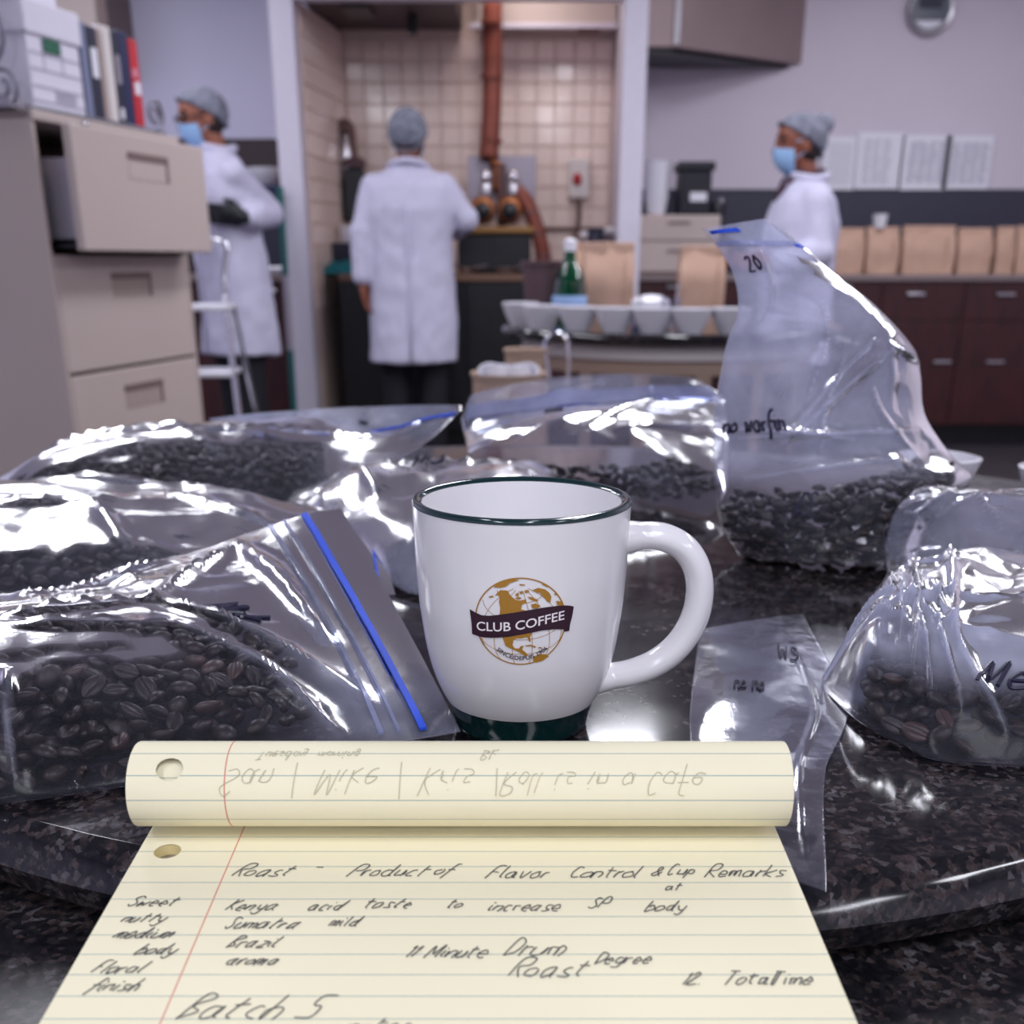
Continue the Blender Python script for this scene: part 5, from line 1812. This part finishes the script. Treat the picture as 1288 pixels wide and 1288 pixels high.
def crm(keys, s):
    """catmull-rom through (s, vector) keys, vectorised over s"""
    ks = np.array([k[0] for k in keys])
    V = np.array([k[1] for k in keys], float)
    s = np.clip(np.asarray(s, float), ks[0], ks[-1])
    i = np.clip(np.searchsorted(ks, s, side='right') - 1, 0, len(ks) - 2)
    t = ((s - ks[i]) / (ks[i + 1] - ks[i]))[..., None]
    m = np.zeros_like(V)
    for q in range(len(ks)):
        a, b = max(q - 1, 0), min(q + 1, len(ks) - 1)
        m[q] = (V[b] - V[a]) / (ks[b] - ks[a])
    dt = (ks[i + 1] - ks[i])[..., None]
    p0, p1, m0, m1 = V[i], V[i + 1], m[i] * dt, m[i + 1] * dt
    return (2 * t ** 3 - 3 * t ** 2 + 1) * p0 + (t ** 3 - 2 * t ** 2 + t) * m0 + (-2 * t ** 3 + 3 * t ** 2) * p1 + (t ** 3 - t ** 2) * m1


class Bag:
    def __init__(self, secs, n=(0, 0, 1), amp=0.004, seed=0, skew=0.0, ex=2.2, folds=(), amp_lo=0.25, calm=None, haze=None, crease=3.0):
        self.haze, self.crease = haze, crease
        self.keys = [(s, list(L) + list(R) + [tu, td]) for s, L, R, tu, td in secs]
        self.n0 = np.array(n, float) / np.linalg.norm(n)
        self.amp, self.seed, self.skew, self.ex, self.folds, self.amp_lo, self.calm = amp, seed, skew, ex, folds, amp_lo, calm

    def base(self, s, a, side):
        K = crm(self.keys, s)
        Lp, Rp, tu, td = K[..., 0:3], K[..., 3:6], K[..., 6], K[..., 7]
        C = (Lp + Rp) / 2
        W = (Rp - Lp) / 2
        aw = a + self.skew * (1 - a * a)
        f_ = np.clip(1 - np.abs(aw) ** self.ex, 0, 1) ** 0.85
        hgt = np.where(side > 0, tu * f_, -td * f_)
        return C + W * a[..., None], hgt, f_, np.linalg.norm(W, axis=-1)

    def pos(self, s, a, side=1, crumple=True):
        s, a = np.asarray(s, float), np.asarray(a, float)
        side = np.broadcast_to(np.asarray(side, float), s.shape)
        P, hgt, f_, wl2 = self.base(s, a, side)
        if crumple:
            rg = np.random.default_rng(self.seed)
            Q = np.stack([s * 0.27, a * np.maximum(wl2, 0.02)], -1)
            c = noise_lattice(Q, 0.055, rg, .4 + self.seed) * 1.0
            c = c + noise_lattice(Q, 0.024, rg, 1.3 + self.seed) * 0.42
            c = c + noise_lattice(Q, 0.010, rg, 2.2 + self.seed) * 0.15
            c2 = noise_lattice(Q, 0.045, rg, .9 + self.seed)
            env = np.clip((1 - np.abs(a) ** 6), 0, 1) * np.clip(np.minimum(s, 1 - s) * 14, 0.08, 1)
            if self.calm is not None:
                env = env * self.calm(s, a)
            hgt = hgt + np.where(side > 0, (c * self.amp + self.amp * 0.3) * env, -np.abs(c2) * self.amp * self.amp_lo * env)
            for (s0, a0, s1, a1, wd, ht, sd) in self.folds:
                ds, da = s1 - s0, a1 - a0
                L2 = ds * ds + da * da
                t = np.clip(((s - s0) * ds + (a - a0) * da) / L2, 0, 1)
                d = np.hypot(s - s0 - t * ds, (a - a0 - t * da) * 0.5)
                bump = ht * np.exp(-(d / wd)) * (0.25 + 0.75 * np.sin(math.pi * np.clip(t, .02, .98)) ** .6)
                hgt = hgt + np.where(side * sd > 0, bump * sd, 0)
        return P + self.n0 * hgt[..., None]

    def surf(self, name, m, parent, ns=130, na=64):
        off = np.array(world_loc(parent))
        S = np.linspace(0, 1, ns)
        A = np.sin(np.linspace(-1, 1, na) * math.pi / 2) * 0.55 + np.linspace(-1, 1, na) * 0.45
        ss, aa = np.meshgrid(S, A, indexing='ij')
        top = self.pos(ss, aa, 1)
        bot = self.pos(ss, aa, -1)
        bot[..., 2] = np.maximum(bot[..., 2], TZ + 0.0008)
        top[..., 2] = np.maximum(top[..., 2], TZ + 0.0014)
        bot[:, 0], bot[:, -1] = top[:, 0], top[:, -1]
        v = np.concatenate([top.reshape(-1, 3), bot.reshape(-1, 3)]) - off
        I = np.arange(ns * na).reshape(ns, na)
        q = np.stack([I[:-1, :-1], I[1:, :-1], I[1:, 1:], I[:-1, 1:]], -1).reshape(-1, 4)
        B = I + ns * na
        q2 = np.stack([B[:-1, :-1], B[:-1, 1:], B[1:, 1:], B[1:, :-1]], -1).reshape(-1, 4)
        me = bpy.data.meshes.new(name)
        me.from_pydata(v.tolist(), [], np.concatenate([q, q2]).tolist())
        hz = np.ones(ss.shape) if self.haze is None else self.haze(ss, aa)
        cz = np.zeros(ss.shape)
        for (s0, a0, s1, a1, wd, ht, sd) in self.folds:
            ds, da = s1 - s0, a1 - a0
            t = np.clip(((ss - s0) * ds + (aa - a0) * da) / (ds * ds + da * da), 0, 1)
            d = np.hypot(ss - s0 - t * ds, (aa - a0 - t * da) * 0.5)
            cz = np.maximum(cz, np.exp(-(d / (wd * .35)) ** 2) * np.sin(math.pi * np.clip(t, .03, .97)) ** .5)
        hz = np.concatenate([(hz + self.crease * cz).ravel(), (hz * .6).ravel()])
        at = me.attributes.new('haze', 'FLOAT', 'POINT')
        at.data.foreach_set('value', hz.astype(np.float32))
        bm = bmesh.new()
        bm.from_mesh(me)
        bmesh.ops.remove_doubles(bm, verts=bm.verts, dist=1e-7)
        bm.to_mesh(me)
        bm.free()
        return link(name, me, m, parent, True)

    def strip(self, name, m, parent, s0, wd, r=0.0009, a0=-0.97, a1=0.97, n=60):
        off = np.array(world_loc(parent))
        A = np.linspace(a0, a1, n)
        P = self.pos(np.full(n, s0), A, 1) + self.n0 * 0.0008
        Q = self.pos(np.full(n, s0 + wd), A, 1) + self.n0 * 0.0008
        P[:, 2] = np.maximum(P[:, 2], TZ + .002)
        Q[:, 2] = np.maximum(Q[:, 2], TZ + .002)
        v, f_ = [], []
        for p, q in zip(P, Q):
            v += [tuple(p), tuple(q), tuple(q + self.n0 * r), tuple(p + self.n0 * r)]
        for i in range(n - 1):
            o = i * 4
            for k in range(4):
                l = (k + 1) % 4
                f_.append((o + k, o + l, o + 4 + l, o + 4 + k))
        f_ += [(0, 3, 2, 1), ((n - 1) * 4, (n - 1) * 4 + 1, (n - 1) * 4 + 2, (n - 1) * 4 + 3)]
        return MB().add(v, f_).build(name, m, parent, smooth='auto')

    def ink(self, parent, txt, s0, a0, ds, da, hgt, rad=0.0006, name='marker_writing', up=None):
        """marker strokes on the top sheet; (ds, da) is the writing direction in bag space for one metre"""
        g = MB()
        st, wd = strokes(txt, hgt, 0.2, 0.3, random.Random(len(txt)))
        if up is None:
            up = (-da, ds)
        for pl_ in st:
            sv = np.array([s0 + x * ds + y * up[0] for x, y in pl_])
            av = np.array([a0 + x * da + y * up[1] for x, y in pl_])
            P = self.pos(np.clip(sv, .01, .99), np.clip(av, -.98, .98), 1) + self.n0 * 0.0006
            g.tube([tuple(p) for p in P], rad, 5)
        return g.build(name, 'navy_ink', parent, kind='stuff')


def bean_positions(bag, s_rng, a_rng, layers, seed, spacing=0.0078, inset=0.0060, tries=9000, zmax=None, test=None):
    rg = np.random.default_rng(seed)
    cells = {}
    out = []
    for k in range(layers):
        s = rg.uniform(*s_rng, tries)
        a = rg.uniform(*a_rng, tries)
        P, hu_, f_, wl2 = bag.base(s, a, np.ones(tries))
        _, hd_, _, _ = bag.base(s, a, -np.ones(tries))
        dep = hu_ - inset - k * 0.0062
        ok = dep > hd_ + 0.0030
        pts = P + bag.n0 * dep[:, None]
        for i in np.nonzero(ok)[0]:
            p = pts[i]
            if p[2] < TZ + 0.0042:
                continue
            if zmax is not None and p[2] > zmax(p):
                continue
            if test is not None and not test(s[i], a[i], p):
                continue
            c = tuple((p / spacing).astype(int))
            bad = False
            for dx in (-1, 0, 1):
                for dy in (-1, 0, 1):
                    for dz in (-1, 0, 1):
                        for q in cells.get((c[0] + dx, c[1] + dy, c[2] + dz), ()):
                            if (q[0] - p[0]) ** 2 + (q[1] - p[1]) ** 2 + (q[2] - p[2]) ** 2 < spacing * spacing:
                                bad = True
                                break
                        if bad: break
                    if bad: break
                if bad: break
            if not bad:
                cells.setdefault(c, []).append(p)
                out.append((p, k))
    return out


def bean_stuff(name, pos, parent, seed, nl=9, nk=6, m='bean'):
    rg = np.random.default_rng(seed)
    V0, F0 = bean_geo(nl, nk)
    off = np.array(world_loc(parent))
    n = len(pos)
    V = np.empty((n, len(V0), 3))
    for i, p in enumerate(pos):
        R_ = np.array(rand_rot(rg))
        V[i] = V0 @ R_.T * rg.uniform(.9, 1.1) + p - off
    Fs = (F0[None] + (np.arange(n) * len(V0))[:, None, None]).reshape(-1, 4)
    me = bpy.data.meshes.new(name)
    me.from_pydata(V.reshape(-1, 3).tolist(), [], Fs.tolist())
    return link(name, me, m, parent, True, 'stuff')


V0, F0 = bean_geo(24, 10)
bean_me = []
for mm in ('bean', 'bean_b'):
    me = bpy.data.meshes.new('coffee_bean')
    me.from_pydata(V0.tolist(), [], F0.tolist())
    me.materials.append(M[mm])
    me.polygons.foreach_set('use_smooth', [True] * len(me.polygons))
    bean_me.append(me)


def bean_things(pos, seed, label, group, brown=0.05):
    rg = np.random.default_rng(seed)
    for p in pos:
        o = bpy.data.objects.new('coffee_bean', bean_me[1 if rg.random() < brown else 0])
        COL.objects.link(o)
        o.location = tuple(map(float, p))
        o.rotation_euler = rand_rot(rg).to_euler()
        k = float(rg.uniform(.92, 1.12))
        o.scale = (k, k * float(rg.uniform(.93, 1.07)), k)
        tag(o, label, 'bean', group)


def split_beans(bp_, n_ind):
    """the n nearest visible (outer layer) beans singly, the rest as stuff"""
    idx = sorted(range(len(bp_)), key=lambda i: (bp_[i][1] > 0, math.dist(bp_[i][0], (0, 0, H))))

    def inview(p):
        Zc = p[1] * _c - (p[2] - H) * _s
        return -10 < 644 + FPX * p[0] / Zc < 1298
    sel = [i for i in idx if bp_[i][1] == 0 and inview(bp_[i][0])][:n_ind]
    ss = set(sel)
    return [bp_[i][0] for i in sel], [bp_[i][0] for i in range(len(bp_)) if i not in ss]


np_ = lambda *a: np.array(a, float)
# A  front left bag
perp = np_(-.925, -.379, 0)
Za, Zb_ = np_(-.121, .643, .880), np_(-.032, .400, .8425)
secsA = [(0, np_(-.38, .537, .8415), np_(-.283, .300, .8415), .004, .0005), (.12, np_(-.352, .548, .842), np_(-.254, .313, .8415), .026, .0005), (.34, np_(-.296, .570, .844), np_(-.196, .337, .8415), .037, .0005),
         (.55, np_(-.245, .590, .850), np_(-.140, .358, .8415), .031, .0005), (.74, np_(-.188, .614, .862), np_(-.090, .380, .842), .018, .0005), (.93, Za, Zb_, .003, .0005), (1, np_(-.1025, .651, .8815), np_(-.0205, .4040, .8432), .0012, .0005)]
bagA = Bag(secsA, amp=0.0048, seed=5, skew=-0.26,
           folds=[(.42, .25, .66, .34, .016, .007, 1), (.66, .34, .80, .82, .016, .008, 1), (.43, .12, .65, -.02, .014, .007, 1), (.65, -.02, .81, -.79, .014, .008, 1), (.81, -.79, .855, .37, .012, .008, 1),
                  (.65, -.02, .86, .75, .013, .008, 1), (.43, .60, .42, .96, .010, .006, 1), (.46, -.4, .70, -.75, .014, .006, 1), (.74, .60, .82, .97, .010, .007, 1), (.36, .7, .385, .97, .010, .005, 1)],
           calm=lambda s, a: (0.5 + 0.9 * np.maximum(np.clip((s - .66) * 6, 0, 1), np.clip((-.05 - a) * 4, 0, 1))) * np.clip((.84 - s) * 8, .08, 1),
           haze=lambda s, a: .35 + 1.4 * np.clip((.1 - a) / .5, 0, 1) + 2.2 * np.clip((s - .78 + .12 * np.clip(.6 - a, 0, 1)) / .08, 0, 1))
tA = thing('coffee_bag', (-.2, .45, TZ + .001), 'clear zip bag of dark coffee beans nearest the left corner beside the legal pad', 'bag', 'zip bags of roasted coffee beans')
bagA.surf('film', 'film_c', tA, 150, 90)
bagA.strip('zip_strip', 'zip', tA, .917, .010, r=.0012)
bagA.strip('zip_track', 'zip_l', tA, .865, .006)
bagA.strip('zip_track', 'zip_l', tA, .888, .004)
bagA.ink(tA, 'Mak', .715, .08, 1.7, 6.9, .014, .0010, up=(3.1, -3.75))
bpA = bean_positions(bagA, (.10, .80), (-.55, .97), 5, 1, tries=8000)
indA, rest = split_beans(bpA, 220)
bean_things(indA, 2, 'dark roasted coffee bean inside the clear bag nearest the left corner', 'coffee beans in the front left bag')
bean_stuff('bean_fill', rest, tA, 3)

# B  middle left bag
secsB = [(0, np_(-.47, .83, .8415), np_(-.42, .60, .8415), .004, .0005), (.2, np_(-.40, .845, .842), np_(-.36, .600, .842), .032, .0005), (.45, np_(-.31, .85, .842), np_(-.285, .598, .842), .036, .0005),
         (.68, np_(-.21, .835, .843), np_(-.20, .600, .842), .026, .0005), (.93, np_(-.108, .760, .862), np_(-.080, .596, .843), .004, .0005), (1, np_(-.098, .757, .862), np_(-.066, .597, .843), .0015, .0005)]
bagB = Bag(secsB, amp=0.0045, seed=9, skew=0.05, folds=[(.35, -.5, .72, -.35, .02, .007, 1), (.3, .3, .6, .05, .02, .006, 1), (.52, .2, .62, .75, .016, .007, 1), (.6, -.2, .85, .3, .016, .005, 1)], haze=lambda s, a: .7 + 1.6 * np.clip((s - .6) / .2, 0, 1) + .7 * np.clip(-a, 0, 1), calm=lambda s, a: np.clip((.88 - s) * 8, .08, 1))
tB = thing('coffee_bag', (-.28, .72, TZ + .001), 'clear zip bag of coffee beans second from the front on the left side', 'bag', 'zip bags of roasted coffee beans')
bagB.surf('film', 'film', tB, 120, 64)
bagB.strip('zip_strip', 'zip', tB, .945, .007)
bean_stuff('bean_fill', [p for p, k in bean_positions(bagB, (.08, .72), (-.93, .93), 3, 4, tries=5000, inset=.0085)], tB, 5)

# C  back left bag with its zip end standing up
secsC = [(0, np_(-.44, .93, .842), np_(-.43, .875, .842), .004, .0005), (.2, np_(-.37, 1.06, .842), np_(-.355, .855, .842), .036, .0005), (.42, np_(-.25, 1.12, .842), np_(-.25, .868, .842), .046, .0005),
         (.62, np_(-.20, 1.13, .850), np_(-.15, .885, .842), .040, .001), (.80, np_(-.24, 1.10, .872), np_(-.08, .96, .868), .004, .002), (.92, Dp(302, 549, 1.03), Dp(577, 519, .995), -.013, .014), (1, Dp(262, 527, 1.05), Dp(581, 510, 1.01), .004, -.003)]
bagC = Bag(secsC, n=(0, -.25, 1), amp=0.0042, seed=14, folds=[(.1, -.2, .5, .35, .02, .007, 1), (.35, .1, .75, .5, .02, .006, 1), (.2, -.6, .45, .7, .016, .006, 1)], haze=lambda s, a: .6 + 1.5 * np.clip((.25 - a) / .4, 0, 1) + 1.6 * np.clip((s - .55) / .2, 0, 1))
tC = thing('coffee_bag', (-.26, .99, TZ + .001), 'clear zip bag of coffee beans at the back left with its blue zip curling up', 'bag', 'zip bags of roasted coffee beans')
bagC.surf('film', 'film', tC, 130, 64)
bagC.strip('zip_strip', 'zip', tC, .915, .010)
bagC.ink(tC, 'Nov', .955, .15, -0.15, 5.0, .008, .0007, up=(2.2, .2))
bean_stuff('bean_fill', [p for p, k in bean_positions(bagC, (.04, .62), (-.5, .97), 4, 6, tries=6000, zmax=lambda p: .868)], tC, 7)

# D  bag behind the mug, left
secsD = [(0, np_(-.175, .90, .846), np_(-.165, .76, .845), .005, .0005), (.25, np_(-.13, .96, .843), np_(-.11, .68, .842), .030, .0005), (.5, np_(-.06, .985, .842), np_(-.05, .60, .842), .040, .0005),
         (.75, np_(.01, .98, .842), np_(.005, .66, .842), .034, .0005), (1, np_(.06, .95, .842), np_(.045, .76, .842), .004, .0005)]
bagD = Bag(secsD, amp=0.005, seed=21, skew=-0.35, folds=[(.18, -.5, .45, .15, .02, .008, 1), (.2, -.55, .75, -.2, .02, .008, 1), (.15, -.4, .35, .5, .018, .007, 1), (.3, -.7, .85, -.55, .02, .007, 1)], haze=lambda s, a: .55 + .8 * np.clip((.3 - s) / .2, 0, 1) + .9 * np.clip((a - .2) / .4, 0, 1))
tD = thing('coffee_bag', (-.05, .82, TZ + .001), 'clear bag of coffee beans right behind the left side of the mug', 'bag', 'zip bags of roasted coffee beans')
bagD.surf('film', 'film_h', tD, 120, 64)
bagD.ink(tD, 'MS', .42, -.32, 4.2, 0, .018, .0009, up=(0.3, -6.5))
bean_stuff('bean_fill', [p for p, k in bean_positions(bagD, (.10, .92), (-.92, .35), 3, 8, tries=4500)], tD, 9)

# E  back centre bag leaning, zip at the top
secsE = [(0, T(600, 592), T(893, 650), .003, .002), (.25, Dp(588, 570, 1.00), Dp(915, 612, .845), .034, .01), (.5, Dp(584, 548, 1.05), Dp(918, 560, .93), .036, .012), (.72, Dp(582, 536, 1.06), Dp(912, 515, 1.0), .018, .01),
         (.82, Dp(581, 525, 1.065), Dp(908, 498, 1.02), .006, .006), (1, Dp(592, 497, 1.08), Dp(880, 478, 1.045), .016, -.012)]
bagE = Bag(secsE, n=(0, -.62, .78), amp=0.003, seed=33, folds=[(.25, -.1, .85, .55, .018, .007, 1), (.35, .2, .55, .95, .018, .007, 1), (.8, -.9, .95, .1, .014, .006, 1), (.2, -.6, .5, .1, .02, .006, 1)], haze=lambda s, a: .7 + 1.6 * np.clip((s - .4) / .2, 0, 1))
tE = thing('coffee_bag', (.06, .97, TZ + .001), 'clear zip bag of coffee beans with pale blue zip lying behind the mug', 'bag', 'zip bags of roasted coffee beans')
bagE.surf('film', 'film', tE, 130, 70)
bagE.strip('zip_strip', 'zip_l', tE, .77, .13)
bagE.strip('zip_strip', 'zip', tE, .755, .008, a0=-.25, a1=.05)
bagE.strip('zip_strip', 'zip', tE, .80, .008, a0=.45, a1=.75)
bagE.ink(tE, 'Good', .56, -.35, 0.4, 5.2, .012, .0008, up=(3.6, -.3))
bean_stuff('bean_fill', [p for p, k in bean_positions(bagE, (.03, .62), (-.75, .95), 4, 10, tries=5000, zmax=lambda p: .858 + .09 * (p[0] - .04))], tE, 11)

# F  tall standing bag on the right
secsF = [(0, T(930, 700), T(1150, 712), .030, .030), (.10, Dp(905, 655, .715), Dp(1172, 660, .71), .052, .045), (.20, Dp(900, 612, .715), Dp(1222, 604, .73), .052, .04), (.30, Dp(897, 565, .715), Dp(1196, 572, .73), .040, .034),
         (.40, Dp(898, 522, .715), Dp(1164, 522, .725), .034, .03), (.5, Dp(905, 475, .715), Dp(1158, 470, .72), .034, .028), (.6, Dp(914, 432, .71), Dp(1148, 436, .715), .030, .024), (.72, Dp(928, 390, .70), Dp(1100, 384, .71), .020, .018),
         (.84, Dp(922, 345, .69), Dp(1042, 338, .70), .010, .010), (.94, Dp(900, 308, .68), Dp(1008, 308, .69), .004, .004), (1, Dp(883, 288, .672), Dp(962, 275, .682), .001, .001)]
bagF = Bag(secsF, n=(-.12, -.97, .18), amp=0.0075, seed=42, folds=[(.30, -.55, .56, .62, .014, .010, 1), (.34, -.4, .60, .45, .014, .008, 1), (.58, .62, .54, .98, .012, .010, 1), (.36, -.9, .33, .1, .015, .008, 1), (.22, -.8, .28, .4, .016, .008, 1), (.45, .4, .30, .6, .012, .008, 1), (.58, .62, .42, .6, .012, .008, 1), (.65, -.7, .9, -.2, .02, .006, 1), (.33, -.8, .36, .85, .01, .006, 1), (.42, -.2, .7, .1, .012, .006, 1), (.30, -.2, .55, .15, .012, .006, 1)], haze=lambda s, a: .25 + 1.35 * np.clip((s - .19) / .08, 0, 1), crease=1.6)
tF = thing('coffee_bag', (.215, .71, TZ + .001), 'tall clear bag standing half empty with coffee beans at its foot, right of the mug', 'bag', 'zip bags of roasted coffee beans')
bagF.surf('film', 'film_h', tF, 190, 120)
bagF.strip('zip_strip', 'zip_l', tF, .93, .016)
bagF.strip('zip_strip', 'zip', tF, .975, .012, a0=-.9, a1=-.1)
bagF.strip('zip_strip', 'zip', tF, .925, .012, a0=.75, a1=.97)
bagF.ink(tF, '20', .84, -.66, 0.2, 17, .013, .0007, up=(3.9, .1))
bagF.ink(tF, 'No warfin', .345, -.92, 0.1, 7.8, .0135, .0010, up=(4.0, 0))
bagF.ink(tF, 'CS', .125, -.42, 0.2, 8.0, .015, .0009, up=(3.6, 0))
bean_stuff('bean_fill', [p for p, k in bean_positions(bagF, (.0, .30), (-.92, .86), 6, 12, tries=5000, zmax=lambda p: .886 + .16 * (p[0] - .22))], tF, 13)

# G  right front bag and the puffed empty bag behind it
secsG = [(0, T(1034, 852), T(1036, 868), .002, .0005), (.22, np_(.185, .545, .848), T(1078, 908), .036, .0005), (.42, np_(.22, .585, .852), T(1130, 935), .038, .0005), (.62, np_(.26, .60, .855), T(1200, 960), .036, .0005), (.82, np_(.31, .60, .85), np_(.235, .372, .842), .034, .0005), (1, np_(.37, .58, .845), np_(.31, .38, .842), .01, .0005)]
bagG = Bag(secsG, n=(0, -.25, 1), amp=0.0045, seed=55, skew=0.0, folds=[(.0, .0, .45, .61, .012, .006, 1), (.0, -.3, .49, .44, .012, .006, 1), (.40, .44, .52, .82, .010, .006, 1), (.49, .44, .61, .83, .010, .006, 1), (.49, .44, .68, .49, .010, .006, 1), (.25, -.5, .35, .6, .012, .005, 1), (.30, -.35, .6, -.3, .012, .005, 1), (.45, .1, .68, .9, .012, .005, 1), (.5, -.5, .55, .5, .014, .005, 1), (.12, .35, .75, .1, .01, .005, 1), (.36, -.6, .42, .75, .01, .006, 1)], haze=lambda s, a: .2 + 2.3 * np.clip((.80 - a) / .16, 0, 1), crease=2.0)
tG = thing('coffee_bag', (.25, .48, TZ + .001), 'crumpled clear bag of coffee beans at the right edge in front of the puffed bag', 'bag', 'zip bags of roasted coffee beans')
bagG.surf('film', 'film_h', tG, 170, 120)
bagG.ink(tG, 'Mel', .63, .745, 4.3, .4, .013, .0009, up=(0.4, -9.0))
bpG = bean_positions(bagG, (.10, .98), (-.2, .97), 4, 14, tries=6000, zmax=lambda p: .862, test=lambda s, a, p: s > .34 or (s > .27 and a > .2))
indG, rest = split_beans(bpG, 90)
bean_things(indG, 15, 'roasted coffee bean inside the crumpled clear bag at the right edge', 'coffee beans in the front right bag', 0.2)
bean_stuff('bean_fill', rest, tG, 16)

secsH = [(0, T(1120, 742), np_(.41, .63, .842), .012, .012), (.3, Dp(1112, 700, .66), Dp(1420, 715, .67), .036, .03), (.65, Dp(1124, 645, .665), Dp(1430, 660, .68), .034, .028), (.9, Dp(1148, 617, .675), Dp(1440, 645, .69), .014, .012), (1, Dp(1165, 610, .68), Dp(1440, 640, .69), .002, .002)]
bagH = Bag(secsH, n=(-.1, -.8, .55), amp=0.008, seed=61, folds=[(.6, -.9, .35, -.7, .012, .008, 1), (.8, -.6, .5, -.9, .012, .008, 1), (.7, -.5, .35, -.2, .012, .008, 1), (.5, -.7, .7, -.4, .012, .007, 1)], haze=lambda s, a: 1.2 + 0 * s, crease=1.6)
tH = thing('coffee_bag', (.30, .65, TZ + .001), 'puffed up clear plastic bag at the right edge beside the tall bag', 'bag', 'zip bags of roasted coffee beans')
bagH.surf('film', 'film_h', tH, 110, 80)
bean_stuff('bean_fill', [p for p, k in bean_positions(bagH, (.02, .25), (-.5, .9), 3, 17, tries=1500)], tH, 18)

# flat empty bag on the granite, right of the mug
secsI = [(0, T(872, 1065, TZ + .0012), T(1040, 1122, TZ + .0012), .0006, .0002), (.45, T(868, 950, TZ + .0012), T(1040, 965, TZ + .0012), .0016, .0002), (.62, T(868, 890, TZ + .0012), T(1066, 892, TZ + .0012), .002, .0002), (1, T(880, 792, TZ + .0012), T(1010, 772, TZ + .0012), .0008, .0002)]
bagI = Bag(secsI, amp=0.0011, seed=71, folds=[(.1, .7, .9, .5, .01, .001, 1)], haze=lambda s, a: .75 + 0 * s)
tI = thing('empty_bag', (.12, .42, TZ + .001), 'empty flattened clear bag lying on the granite right of the mug', 'bag')
bagI.surf('film', 'film_f', tI, 90, 50)
bagI.ink(tI, 'Ws', .80, .25, -1.5, 19, .013, .0005, up=(8, 3))
bagI.ink(tI, 'no no', .67, -.45, -.6, 19, .008, .0005, up=(8, 2))
